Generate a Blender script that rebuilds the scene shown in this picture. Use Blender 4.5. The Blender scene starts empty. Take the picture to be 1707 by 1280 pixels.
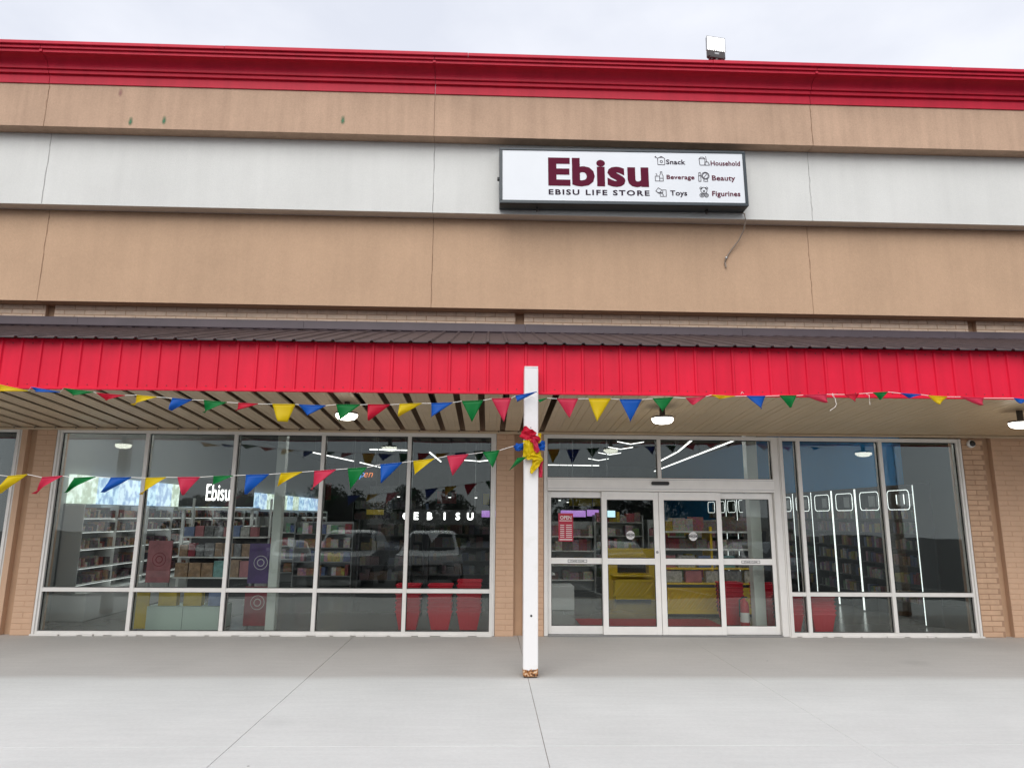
import bpy, math, random
from mathutils import Vector, Matrix
random.seed(7)
R = math.radians
scene = bpy.context.scene
COL = scene.collection

# ------------------------------------------------------------------ camera
cam_d = bpy.data.cameras.new('camera')
cam = bpy.data.objects.new('camera', cam_d); COL.objects.link(cam)
Fv = Vector((0.03169628, 0.9813147, 0.18978093)); Rv = Vector((0.99939982, -0.03377173, 0.00771117))
Uv = Rv.cross(Fv)
m = Matrix((Rv, Uv, -Fv)).transposed().to_4x4()
m.translation = Vector((0.0, -10.068, 1.65))
cam.matrix_world = m
cam_d.sensor_width = 36.0; cam_d.lens = 36.0 * 1140 / 1707
cam_d.clip_start = 0.05; cam_d.clip_end = 2000
scene.camera = cam

# ------------------------------------------------------------------ world: overcast daylight
SUN_EL, SUN_AZ = 41, 192
w = bpy.data.worlds.new('World'); scene.world = w; w.use_nodes = True
nt = w.node_tree; nt.nodes.clear()
out = nt.nodes.new('ShaderNodeOutputWorld'); bg = nt.nodes.new('ShaderNodeBackground')
sky = nt.nodes.new('ShaderNodeTexSky'); sky.sky_type = 'NISHITA'; sky.sun_disc = False
sky.sun_elevation = R(SUN_EL); sky.sun_rotation = R(SUN_AZ)
tc = nt.nodes.new('ShaderNodeTexCoord'); mp = nt.nodes.new('ShaderNodeMapping'); mp.inputs['Scale'].default_value = (1.6, 1.6, 3.2)
nz = nt.nodes.new('ShaderNodeTexNoise'); nz.inputs['Scale'].default_value = 2.2; nz.inputs['Detail'].default_value = 5; nz.inputs['Roughness'].default_value = 0.55
rp = nt.nodes.new('ShaderNodeValToRGB')
rp.color_ramp.elements[0].position = 0.33; rp.color_ramp.elements[0].color = (0.72, 0.75, 0.835, 1)
rp.color_ramp.elements[1].position = 0.68; rp.color_ramp.elements[1].color = (0.86, 0.88, 0.945, 1)
sc_ = nt.nodes.new('ShaderNodeVectorMath'); sc_.operation = 'SCALE'; sc_.inputs['Scale'].default_value = 6.9
mx = nt.nodes.new('ShaderNodeMix'); mx.data_type = 'RGBA'; mx.inputs['Factor'].default_value = 0.94
nt.links.new(tc.outputs['Generated'], mp.inputs['Vector']); nt.links.new(mp.outputs[0], nz.inputs['Vector'])
nt.links.new(nz.outputs['Fac'], rp.inputs['Fac']); nt.links.new(rp.outputs['Color'], sc_.inputs[0])
nt.links.new(sky.outputs[0], mx.inputs['A']); nt.links.new(sc_.outputs[0], mx.inputs['B'])
nt.links.new(mx.outputs['Result'], bg.inputs['Color']); bg.inputs['Strength'].default_value = 0.1
nt.links.new(bg.outputs[0], out.inputs['Surface'])

sun_d = bpy.data.lights.new('sun', 'SUN'); sun_d.energy = 1.35; sun_d.angle = R(55); sun_d.color = (1.0, 0.97, 0.93)
sun = bpy.data.objects.new('sun', sun_d); COL.objects.link(sun)
az = R(SUN_AZ)
sdir = Vector((math.sin(az) * math.cos(R(SUN_EL)), math.cos(az) * math.cos(R(SUN_EL)), math.sin(R(SUN_EL))))
sun.rotation_euler = sdir.to_track_quat('Z', 'Y').to_euler()
sun.location = (0, -6, 30)

vs = scene.view_settings
vs.view_transform = 'Standard'; vs.look = 'None'; vs.exposure = 0.72; vs.gamma = 1.0; vs.use_curve_mapping = False
scene.render.engine = 'CYCLES'
scene.cycles.max_bounces = 10; scene.cycles.transparent_max_bounces = 24
scene.cycles.use_denoising = True
scene.cycles.sample_clamp_indirect = 6.0
scene.cycles.caustics_reflective = False; scene.cycles.caustics_refractive = False

# ------------------------------------------------------------------ materials
MATS = {}
def new_mat(name):
    mt = bpy.data.materials.new(name); mt.use_nodes = True
    MATS[name] = mt
    return mt, mt.node_tree, mt.node_tree.nodes['Principled BSDF']

def mat(name, col, rough=0.6, metal=0.0, var=0.0, vscale=3.0, bump=0.0, bscale=60.0, emit=None, estr=0.0, obj_rand=0.0,
        streak=0.0, spec=0.5, aniso=(1, 1, 1), grain=0.0, gscale=38.0):
    mt, t, b = new_mat(name)
    b.inputs['Base Color'].default_value = (*col, 1); b.inputs['Roughness'].default_value = rough
    b.inputs['Metallic'].default_value = metal; b.inputs['Specular IOR Level'].default_value = spec
    if emit:
        b.inputs['Emission Color'].default_value = (*emit, 1); b.inputs['Emission Strength'].default_value = estr
    N = t.nodes; L = t.links
    if var or bump or streak or obj_rand or grain:
        tcn = N.new('ShaderNodeTexCoord'); mpp = N.new('ShaderNodeMapping'); mpp.inputs['Scale'].default_value = aniso
        geo = N.new('ShaderNodeNewGeometry')
        L.new(geo.outputs['Position'], mpp.inputs['Vector'])
        cur = None
        if var:
            n1 = N.new('ShaderNodeTexNoise'); n1.inputs['Scale'].default_value = vscale; n1.inputs['Detail'].default_value = 6; n1.inputs['Roughness'].default_value = 0.6
            L.new(mpp.outputs[0], n1.inputs['Vector'])
            r1 = N.new('ShaderNodeMapRange'); r1.inputs[1].default_value = 0.3; r1.inputs[2].default_value = 0.7
            r1.inputs[3].default_value = 1 - var; r1.inputs[4].default_value = 1 + var * 0.6
            L.new(n1.outputs['Fac'], r1.inputs[0]); cur = r1.outputs[0]
        if grain:
            n4 = N.new('ShaderNodeTexNoise'); n4.inputs['Scale'].default_value = gscale; n4.inputs['Detail'].default_value = 3; n4.inputs['Roughness'].default_value = 0.7
            L.new(mpp.outputs[0], n4.inputs['Vector'])
            r4 = N.new('ShaderNodeMapRange'); r4.inputs[1].default_value = 0.3; r4.inputs[2].default_value = 0.7; r4.inputs[3].default_value = 1 - grain; r4.inputs[4].default_value = 1 + grain
            L.new(n4.outputs['Fac'], r4.inputs[0])
            if cur:
                mm = N.new('ShaderNodeMath'); mm.operation = 'MULTIPLY'; L.new(cur, mm.inputs[0]); L.new(r4.outputs[0], mm.inputs[1]); cur = mm.outputs[0]
            else: cur = r4.outputs[0]
        if streak:
            m2 = N.new('ShaderNodeMapping'); m2.inputs['Scale'].default_value = (5.0, 5.0, 0.35)
            L.new(geo.outputs['Position'], m2.inputs['Vector'])
            n2 = N.new('ShaderNodeTexNoise'); n2.inputs['Scale'].default_value = 1.6; n2.inputs['Detail'].default_value = 5
            L.new(m2.outputs[0], n2.inputs['Vector'])
            r2 = N.new('ShaderNodeMapRange'); r2.inputs[1].default_value = 0.35; r2.inputs[2].default_value = 0.72
            r2.inputs[3].default_value = 1 + streak * 0.3; r2.inputs[4].default_value = 1 - streak
            L.new(n2.outputs['Fac'], r2.inputs[0])
            if cur:
                mm = N.new('ShaderNodeMath'); mm.operation = 'MULTIPLY'; L.new(cur, mm.inputs[0]); L.new(r2.outputs[0], mm.inputs[1]); cur = mm.outputs[0]
            else: cur = r2.outputs[0]
        if obj_rand:
            oi = N.new('ShaderNodeObjectInfo'); r3 = N.new('ShaderNodeMapRange')
            r3.inputs[3].default_value = 1 - obj_rand; r3.inputs[4].default_value = 1 + obj_rand
            L.new(oi.outputs['Random'], r3.inputs[0])
            if cur:
                mm = N.new('ShaderNodeMath'); mm.operation = 'MULTIPLY'; L.new(cur, mm.inputs[0]); L.new(r3.outputs[0], mm.inputs[1]); cur = mm.outputs[0]
            else: cur = r3.outputs[0]
        if cur:
            vm = N.new('ShaderNodeVectorMath'); vm.operation = 'SCALE'; vm.inputs[0].default_value = col
            L.new(cur, vm.inputs['Scale']); L.new(vm.outputs[0], b.inputs['Base Color'])
        if bump:
            n3 = N.new('ShaderNodeTexNoise'); n3.inputs['Scale'].default_value = bscale; n3.inputs['Detail'].default_value = 4
            L.new(mpp.outputs[0], n3.inputs['Vector'])
            bp = N.new('ShaderNodeBump'); bp.inputs['Strength'].default_value = bump; bp.inputs['Distance'].default_value = 0.01
            L.new(n3.outputs['Fac'], bp.inputs['Height']); L.new(bp.outputs[0], b.inputs['Normal'])
    return mt

def island_mat(name, cols, rough=0.5, print_scale=0.0, dark=1.0):
    """goods: every separate box takes its own colour, with a small printed pattern"""
    mt, t, b = new_mat(name); N = t.nodes; L = t.links
    g = N.new('ShaderNodeNewGeometry'); r = N.new('ShaderNodeValToRGB'); r.color_ramp.interpolation = 'CONSTANT'
    els = r.color_ramp.elements
    while len(els) < len(cols): els.new(0.5)
    for i, c in enumerate(cols):
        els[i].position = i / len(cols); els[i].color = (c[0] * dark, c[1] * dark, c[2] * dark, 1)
    L.new(g.outputs['Random Per Island'], r.inputs['Fac'])
    v = N.new('ShaderNodeTexVoronoi'); v.inputs['Scale'].default_value = print_scale or 18
    L.new(g.outputs['Position'], v.inputs['Vector'])
    mxx = N.new('ShaderNodeMix'); mxx.data_type = 'RGBA'; mxx.blend_type = 'OVERLAY'; mxx.inputs['Factor'].default_value = 0.28
    L.new(r.outputs['Color'], mxx.inputs['A']); L.new(v.outputs['Color'], mxx.inputs['B'])
    L.new(mxx.outputs['Result'], b.inputs['Base Color']); b.inputs['Roughness'].default_value = rough
    return mt

def glass_mat(name, tint, k=1.5):
    mt = bpy.data.materials.new(name); mt.use_nodes = True; MATS[name] = mt
    t = mt.node_tree; t.nodes.clear(); N = t.nodes; L = t.links
    o = N.new('ShaderNodeOutputMaterial'); tr = N.new('ShaderNodeBsdfTransparent'); gl = N.new('ShaderNodeBsdfGlossy')
    tr.inputs['Color'].default_value = (*tint, 1); gl.inputs['Roughness'].default_value = 0.0
    gl.inputs['Color'].default_value = (0.93, 1.0, 0.97, 1)
    fr = N.new('ShaderNodeFresnel'); fr.inputs['IOR'].default_value = 1.5
    mu = N.new('ShaderNodeMath'); mu.operation = 'MULTIPLY'; mu.inputs[1].default_value = k; mu.use_clamp = True
    L.new(fr.outputs[0], mu.inputs[0])
    # float-glass waviness
    g = N.new('ShaderNodeNewGeometry'); nz = N.new('ShaderNodeTexNoise'); nz.inputs['Scale'].default_value = 1.3; nz.inputs['Detail'].default_value = 1
    L.new(g.outputs['Position'], nz.inputs['Vector'])
    bp = N.new('ShaderNodeBump'); bp.inputs['Strength'].default_value = 0.02; bp.inputs['Distance'].default_value = 0.1
    L.new(nz.outputs['Fac'], bp.inputs['Height']); L.new(bp.outputs[0], gl.inputs['Normal'])
    ms = N.new('ShaderNodeMixShader'); L.new(mu.outputs[0], ms.inputs[0]); L.new(tr.outputs[0], ms.inputs[1]); L.new(gl.outputs[0], ms.inputs[2])
    L.new(ms.outputs[0], o.inputs['Surface'])
    return mt

mat('tan_stucco', (0.575, 0.395, 0.28), 0.9, spec=0.15, grain=0.07, var=0.10, vscale=1.1, bump=0.5, bscale=90, streak=0.10)
mat('tan_stucco_low', (0.56, 0.378, 0.25), 0.9, spec=0.15, grain=0.05, var=0.07, vscale=1.1, bump=0.5, bscale=90, streak=0.04)
mat('white_stucco', (0.735, 0.735, 0.70), 0.88, spec=0.2, grain=0.025, var=0.05, vscale=0.9, bump=0.4, bscale=90, streak=0.03)
mat('cornice_red', (0.60, 0.012, 0.042), 0.5, spec=0.3, var=0.10, vscale=1.5, bump=0.15, bscale=25, streak=0.10)
mat('fascia_red', (0.72, 0.010, 0.042), 0.45, spec=0.22, obj_rand=0.025, bump=0.12, bscale=4.0, var=0.08, vscale=2.0, streak=0.08)
mat('screw_red', (0.20, 0.01, 0.02), 0.5)
mat('roof_brown', (0.068, 0.047, 0.05), 0.55, var=0.25, vscale=5, streak=0.15)
mat('flashing', (0.075, 0.052, 0.062), 0.5, var=0.2, vscale=2)
mat('brick_paint', (0.60, 0.395, 0.262), 0.8, var=0.06, vscale=4, bump=0.3, bscale=120, obj_rand=0.012)
mat('mortar_paint', (0.54, 0.35, 0.23), 0.85, var=0.06, vscale=4)
mat('brick_bare', (0.57, 0.375, 0.245), 0.85, var=0.12, vscale=9, bump=0.5, bscale=120, obj_rand=0.06)
mat('mortar_bare', (0.40, 0.25, 0.16), 0.95, var=0.15, vscale=12)
mat('brick_cream', (0.74, 0.57, 0.43), 0.85, var=0.14, vscale=9, bump=0.4, bscale=120, obj_rand=0.06)
mat('mortar', (0.36, 0.22, 0.14), 0.95, var=0.15, vscale=12, bump=0.5, bscale=140)
mat('groove_paint', (0.50, 0.32, 0.20), 0.8, var=0.08, vscale=4)
mat('soffit', (0.56, 0.435, 0.295), 0.5, var=0.10, vscale=2.0, obj_rand=0.04)
mat('soffit_fine', (0.55, 0.42, 0.265), 0.42, var=0.06, vscale=2.0, obj_rand=0.02)
mat('sealant_grey', (0.42, 0.42, 0.40), 0.8)
mat('joist', (0.08, 0.055, 0.04), 0.9, var=0.2)
mat('aluminium', (0.78, 0.76, 0.72), 0.42, metal=0.1, var=0.06, vscale=5)
mat('aluminium_door', (0.86, 0.84, 0.80), 0.40, metal=0.05, var=0.05, vscale=5)
mat('gasket', (0.015, 0.017, 0.016), 0.6)
mat('black', (0.02, 0.02, 0.02), 0.45)
mat('sign_frame', (0.022, 0.035, 0.044), 0.35, var=0.1, vscale=3)
mat('sign_white', (0.78, 0.81, 0.84), 0.35, var=0.03, vscale=1.5)
mat('sign_maroon', (0.115, 0.008, 0.03), 0.6, spec=0.1)
mat('sign_ink', (0.03, 0.015, 0.03), 0.6, spec=0.1)
mat('steel', (0.35, 0.35, 0.35), 0.4, metal=0.8)
mat('conduit', (0.30, 0.24, 0.19), 0.6)
mat('cord_white', (0.75, 0.73, 0.68), 0.7)
mat('lamp_trim', (0.10, 0.09, 0.08), 0.5)
mat('lamp_glow', (0.9, 0.9, 0.85), 0.4, emit=(1.0, 0.95, 0.84), estr=5.5)
mat('flood_glow', (0.9, 0.9, 0.9), 0.4, emit=(1.0, 0.99, 0.95), estr=2.0)
mat('flood_body', (0.045, 0.035, 0.033), 0.5)
mat('cam_white', (0.75, 0.75, 0.73), 0.35)
mat('led', (0.9, 0.9, 0.9), 0.4, emit=(0.93, 1.0, 0.98), estr=0.95)
mat('shelf_glow', (0.9, 0.9, 0.9), 0.4, emit=(0.95, 1.0, 0.98), estr=0.7)
mat('led_ceiling', (0.9, 0.9, 0.9), 0.4, emit=(1.0, 1.0, 0.98), estr=1.7)
mat('led_fill', (0.9, 0.9, 0.9), 0.4, emit=(1.0, 1.0, 0.98), estr=34.0)  # glow of the unseen strips added to brighten the interior
mat('led_letters', (0.9, 0.9, 0.9), 0.4, emit=(1.0, 0.99, 0.97), estr=2.4)
mat('neon_orange', (0.9, 0.3, 0.1), 0.4, emit=(1.0, 0.25, 0.05), estr=.6)
mat('neon_blue', (0.1, 0.3, 0.9), 0.4, emit=(0.1, 0.4, 1.0), estr=.5)
mat('neon_pink', (0.9, 0.2, 0.5), 0.4, emit=(1.0, 0.2, 0.5), estr=.5)
mat('screen_purple', (0.2, 0.1, 0.3), 0.3, emit=(0.42, 0.22, 0.62), estr=0.55)
mat('screen_blue', (0.3, 0.5, 0.6), 0.3, emit=(0.5, 0.75, 0.85), estr=0.8)
mat('int_floor', (0.22, 0.22, 0.215), 0.22, var=0.06, vscale=1.5)
mat('int_white', (0.36, 0.37, 0.36), 0.6)
mat('int_ceiling', (0.10, 0.10, 0.10), 0.9)
mat('int_dark', (0.055, 0.055, 0.06), 0.7, var=0.2, vscale=2)
mat('int_blue', (0.02, 0.25, 0.58), 0.7)
mat('int_back', (0.06, 0.05, 0.06), 0.8, var=0.3, vscale=1.3)
mat('shelf_white', (0.72, 0.74, 0.73), 0.4)
mat('shelf_metal', (0.30, 0.31, 0.31), 0.4, metal=0.4)
mat('shelf_dark', (0.03, 0.032, 0.034), 0.45)
mat('column_white', (0.62, 0.66, 0.62), 0.55, var=0.05)
mat('yellow_fixture', (0.76, 0.52, 0.006), 0.45, var=0.06)
mat('yellow_slat', (0.74, 0.52, 0.03), 0.45)
mat('mat_red', (0.34, 0.008, 0.022), 0.95, var=0.2, vscale=20)
mat('basket_red', (0.60, 0.006, 0.03), 0.4)
mat('ext_red', (0.45, 0.012, 0.02), 0.3)
mat('poster_pink', (0.42, 0.15, 0.17), 0.45, var=0.25, vscale=7)
mat('poster_purple', (0.075, 0.03, 0.16), 0.4, var=0.35, vscale=7)
mat('poster_red', (0.24, 0.012, 0.028), 0.4, var=0.3, vscale=7)
mat('poster_yellow', (0.50, 0.36, 0.02), 0.4, var=0.15, vscale=9)
mat('sticker_red', (0.45, 0.02, 0.05), 0.4)
mat('sticker_white', (0.75, 0.74, 0.72), 0.4)
mat('display_mint', (0.45, 0.56, 0.50), 0.5)
mat('foil_yellow', (0.80, 0.62, 0.006), 0.45, spec=.3); mat('foil_blue', (0.008, 0.13, 0.56), 0.45, spec=.3)
mat('foil_green', (0.004, 0.24, 0.05), 0.45, spec=.3); mat('foil_red', (0.66, 0.010, 0.045), 0.45, spec=.3); mat('foil_pink', (0.72, 0.045, 0.11), 0.45, spec=.3)
for k in ('yellow', 'blue', 'green', 'red', 'pink'):          # thin plastic film lets some light through
    b = MATS['foil_' + k].node_tree.nodes['Principled BSDF']
    t = MATS['foil_' + k].node_tree
    tl = t.nodes.new('ShaderNodeBsdfTranslucent'); tl.inputs['Color'].default_value = b.inputs['Base Color'].default_value
    ms = t.nodes.new('ShaderNodeMixShader'); ms.inputs[0].default_value = 0.45
    o = t.nodes['Material Output']; t.links.new(b.outputs[0], ms.inputs[1]); t.links.new(tl.outputs[0], ms.inputs[2]); t.links.new(ms.outputs[0], o.inputs['Surface'])
mat('asphalt', (0.05, 0.05, 0.052), 0.9, var=0.2, vscale=3, bump=0.4, bscale=200)
mat('line_paint', (0.55, 0.55, 0.52), 0.8, var=0.2, vscale=20)
mat('car_white', (0.84, 0.85, 0.86), 0.25); mat('car_silver', (0.42, 0.43, 0.45), 0.28, metal=0.4); mat('car_dark', (0.02, 0.022, 0.026), 0.25)
mat('car_glass', (0.012, 0.014, 0.016), 0.05); mat('tyre', (0.02, 0.02, 0.02), 0.85); mat('rim', (0.4, 0.4, 0.41), 0.35, metal=0.7)
mat('headlight', (0.65, 0.68, 0.70), 0.1); mat('plate', (0.6, 0.6, 0.6), 0.5)
mat('leaf', (0.05, 0.085, 0.028), 0.7, obj_rand=0.2); mat('bark', (0.10, 0.075, 0.055), 0.9, var=0.3, vscale=10)
mat('mall_wall', (0.42, 0.36, 0.30), 0.85, var=0.1)
mat('mall_band', (0.62, 0.60, 0.55), 0.85)
glass_mat('glass', (0.92, 0.94, 0.925), 1.12)
PAL = [(0.55, 0.5, 0.45), (0.30, 0.06, 0.07), (0.12, 0.16, 0.30), (0.6, 0.45, 0.12), (0.18, 0.30, 0.20), (0.55, 0.30, 0.34), (0.25, 0.14, 0.30), (0.65, 0.64, 0.62), (0.08, 0.08, 0.09), (0.40, 0.22, 0.12)]
island_mat('goods', PAL, 0.45, 22)
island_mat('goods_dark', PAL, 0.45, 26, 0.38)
island_mat('goods_shaded', PAL, 0.45, 26, 0.13)  # same palette scaled down: shade of the dim interior put into the colour
island_mat('goods_cosmetic', [(0.25, 0.06, 0.05), (0.10, 0.08, 0.08), (0.35, 0.20, 0.13), (0.06, 0.06, 0.07), (0.5, 0.42, 0.36), (0.16, 0.10, 0.12)], 0.4, 30)
island_mat('goods_plush', [(0.34, 0.15, 0.16), (0.20, 0.18, 0.17), (0.42, 0.38, 0.34), (0.34, 0.25, 0.04), (0.22, 0.05, 0.06), (0.10, 0.13, 0.06), (0.30, 0.20, 0.23), (0.14, 0.10, 0.09)], 0.9, 40)

# painted concrete walk: pale, with trowel sweep, dirt specks
def concrete():
    mt, t, b = new_mat('concrete'); N = t.nodes; L = t.links
    g = N.new('ShaderNodeNewGeometry')
    n1 = N.new('ShaderNodeTexNoise'); n1.inputs['Scale'].default_value = 0.7; n1.inputs['Detail'].default_value = 7; n1.inputs['Roughness'].default_value = 0.62
    mp_ = N.new('ShaderNodeMapping'); mp_.inputs['Scale'].default_value = (0.6, 6.0, 1)
    n2 = N.new('ShaderNodeTexNoise'); n2.inputs['Scale'].default_value = 2.5; n2.inputs['Detail'].default_value = 5
    v = N.new('ShaderNodeTexVoronoi'); v.inputs['Scale'].default_value = 1.3
    L.new(g.outputs['Position'], n1.inputs['Vector']); L.new(g.outputs['Position'], mp_.inputs['Vector']); L.new(mp_.outputs[0], n2.inputs['Vector']); L.new(g.outputs['Position'], v.inputs['Vector'])
    r1 = N.new('ShaderNodeMapRange'); r1.inputs[1].default_value = 0.3; r1.inputs[2].default_value = 0.7; r1.inputs[3].default_value = 0.93; r1.inputs[4].default_value = 1.04
    r2 = N.new('ShaderNodeMapRange'); r2.inputs[1].default_value = 0.3; r2.inputs[2].default_value = 0.7; r2.inputs[3].default_value = 0.97; r2.inputs[4].default_value = 1.03
    r3 = N.new('ShaderNodeMapRange'); r3.inputs[1].default_value = 0.010; r3.inputs[2].default_value = 0.016; r3.inputs[3].default_value = 0.35; r3.inputs[4].default_value = 1.0
    L.new(n1.outputs['Fac'], r1.inputs[0]); L.new(n2.outputs['Fac'], r2.inputs[0]); L.new(v.outputs['Distance'], r3.inputs[0])
    m1 = N.new('ShaderNodeMath'); m1.operation = 'MULTIPLY'; m2 = N.new('ShaderNodeMath'); m2.operation = 'MULTIPLY'
    L.new(r1.outputs[0], m1.inputs[0]); L.new(r2.outputs[0], m1.inputs[1]); L.new(m1.outputs[0], m2.inputs[0]); L.new(r3.outputs[0], m2.inputs[1])
    vm = N.new('ShaderNodeVectorMath'); vm.operation = 'SCALE'; n5 = N.new('ShaderNodeTexNoise'); n5.inputs['Scale'].default_value = 26; n5.inputs['Detail'].default_value = 4; n5.inputs['Roughness'].default_value = 0.75; L.new(g.outputs['Position'], n5.inputs['Vector'])
    r5 = N.new('ShaderNodeMapRange'); r5.inputs[1].default_value = 0.3; r5.inputs[2].default_value = 0.7; r5.inputs[3].default_value = 0.955; r5.inputs[4].default_value = 1.045; L.new(n5.outputs['Fac'], r5.inputs[0])
    v2 = N.new('ShaderNodeTexVoronoi'); v2.inputs['Scale'].default_value = 0.62; v2.inputs['Randomness'].default_value = 1.0
    nd = N.new('ShaderNodeVectorMath'); nd.operation = 'MULTIPLY_ADD'; nd.inputs[1].default_value = (0.35, 0.35, 0.35); L.new(n1.outputs['Color'], nd.inputs[0]); L.new(g.outputs['Position'], nd.inputs[2]); L.new(nd.outputs[0], v2.inputs['Vector'])
    r6 = N.new('ShaderNodeMapRange'); r6.interpolation_type = 'SMOOTHSTEP'; r6.inputs[1].default_value = 0.03; r6.inputs[2].default_value = 0.16; r6.inputs[3].default_value = 0.90; r6.inputs[4].default_value = 1.0; L.new(v2.outputs['Distance'], r6.inputs[0])
    m5 = N.new('ShaderNodeMath'); m5.operation = 'MULTIPLY'; L.new(r5.outputs[0], m5.inputs[0]); L.new(r6.outputs[0], m5.inputs[1])
    m6 = N.new('ShaderNodeMath'); m6.operation = 'MULTIPLY'; L.new(m2.outputs[0], m6.inputs[0]); L.new(m5.outputs[0], m6.inputs[1]); m2 = m6
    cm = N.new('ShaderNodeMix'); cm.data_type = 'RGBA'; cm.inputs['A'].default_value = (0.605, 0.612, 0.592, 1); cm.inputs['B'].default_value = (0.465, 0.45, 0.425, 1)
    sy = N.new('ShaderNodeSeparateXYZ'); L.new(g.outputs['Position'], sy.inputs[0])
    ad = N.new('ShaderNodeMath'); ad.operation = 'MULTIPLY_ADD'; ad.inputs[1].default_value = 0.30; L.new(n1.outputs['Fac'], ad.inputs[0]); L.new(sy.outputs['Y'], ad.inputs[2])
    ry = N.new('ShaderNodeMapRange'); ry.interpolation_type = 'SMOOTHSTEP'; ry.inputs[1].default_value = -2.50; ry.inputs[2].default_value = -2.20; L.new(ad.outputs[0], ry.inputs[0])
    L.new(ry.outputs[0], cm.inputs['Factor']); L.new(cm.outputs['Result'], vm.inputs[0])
    L.new(m2.outputs[0], vm.inputs['Scale']); L.new(vm.outputs[0], b.inputs['Base Color']); b.inputs['Roughness'].default_value = 0.75
    n3 = N.new('ShaderNodeTexNoise'); n3.inputs['Scale'].default_value = 140; n3.inputs['Detail'].default_value = 3; L.new(g.outputs['Position'], n3.inputs['Vector'])
    bp = N.new('ShaderNodeBump'); bp.inputs['Strength'].default_value = 0.15; bp.inputs['Distance'].default_value = 0.004
    L.new(n3.outputs['Fac'], bp.inputs['Height']); L.new(bp.outputs[0], b.inputs['Normal'])
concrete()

# white post paint with rust eaten through at the foot
def post_mat():
    mt, t, b = new_mat('post_paint'); N = t.nodes; L = t.links
    g = N.new('ShaderNodeNewGeometry'); sp = N.new('ShaderNodeSeparateXYZ'); L.new(g.outputs['Position'], sp.inputs[0])
    n = N.new('ShaderNodeTexNoise'); n.inputs['Scale'].default_value = 28; n.inputs['Detail'].default_value = 5; L.new(g.outputs['Position'], n.inputs['Vector'])
    ma = N.new('ShaderNodeMath'); ma.operation = 'MULTIPLY_ADD'; ma.inputs[1].default_value = -0.10; L.new(n.outputs['Fac'], ma.inputs[0]); L.new(sp.outputs['Z'], ma.inputs[2])
    r = N.new('ShaderNodeMapRange'); r.inputs[1].default_value = 0.033; r.inputs[2].default_value = 0.042; L.new(ma.outputs[0], r.inputs[0])
    rr = N.new('ShaderNodeValToRGB'); rr.color_ramp.elements[0].position = 0.35; rr.color_ramp.elements[0].color = (0.05, 0.02, 0.01, 1)
    e = rr.color_ramp.elements.new(0.5); e.color = (0.42, 0.16, 0.035, 1)
    rr.color_ramp.elements[-1].position = 0.66; rr.color_ramp.elements[-1].color = (0.62, 0.50, 0.36, 1)
    n2 = N.new('ShaderNodeTexNoise'); n2.inputs['Scale'].default_value = 45; L.new(g.outputs['Position'], n2.inputs['Vector']); L.new(n2.outputs['Fac'], rr.inputs['Fac'])
    n3 = N.new('ShaderNodeTexNoise'); n3.inputs['Scale'].default_value = 6; n3.inputs['Detail'].default_value = 6; L.new(g.outputs['Position'], n3.inputs['Vector'])
    r3 = N.new('ShaderNodeValToRGB'); r3.color_ramp.elements[0].position = 0.26; r3.color_ramp.elements[0].color = (0.70, 0.69, 0.66, 1)
    r3.color_ramp.elements[1].position = 0.45; r3.color_ramp.elements[1].color = (0.76, 0.745, 0.735, 1); L.new(n3.outputs['Fac'], r3.inputs['Fac'])
    mxx = N.new('ShaderNodeMix'); mxx.data_type = 'RGBA'; L.new(r.outputs[0], mxx.inputs['Factor']); L.new(rr.outputs['Color'], mxx.inputs['A']); L.new(r3.outputs['Color'], mxx.inputs['B'])
    L.new(mxx.outputs['Result'], b.inputs['Base Color']); b.inputs['Roughness'].default_value = 0.45
post_mat()

# light-box print: pale emissive sheet with blotchy print
def lightbox(name, c1, c2, s):
    mt, t, b = new_mat(name); N = t.nodes; L = t.links
    g = N.new('ShaderNodeNewGeometry'); v = N.new('ShaderNodeTexNoise'); v.inputs['Scale'].default_value = 7; v.inputs['Detail'].default_value = 4
    L.new(g.outputs['Position'], v.inputs['Vector'])
    r = N.new('ShaderNodeValToRGB'); r.color_ramp.elements[0].position = 0.42; r.color_ramp.elements[0].color = (*c1, 1); r.color_ramp.elements[1].position = 0.56; r.color_ramp.elements[1].color = (*c2, 1)
    L.new(v.outputs['Fac'], r.inputs['Fac']); L.new(r.outputs['Color'], b.inputs['Emission Color']); b.inputs['Emission Strength'].default_value = s
    b.inputs['Base Color'].default_value = (0.3, 0.3, 0.3, 1)
lightbox('lightbox_green', (0.42, 0.52, 0.40), (0.80, 0.95, 0.86), 0.72)
lightbox('lightbox_blue', (0.22, 0.38, 0.62), (0.62, 0.85, 1.0), 0.72)
lightbox('lightbox_text', (0.30, 0.45, 0.70), (0.70, 0.88, 1.0), 0.72)

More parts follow.
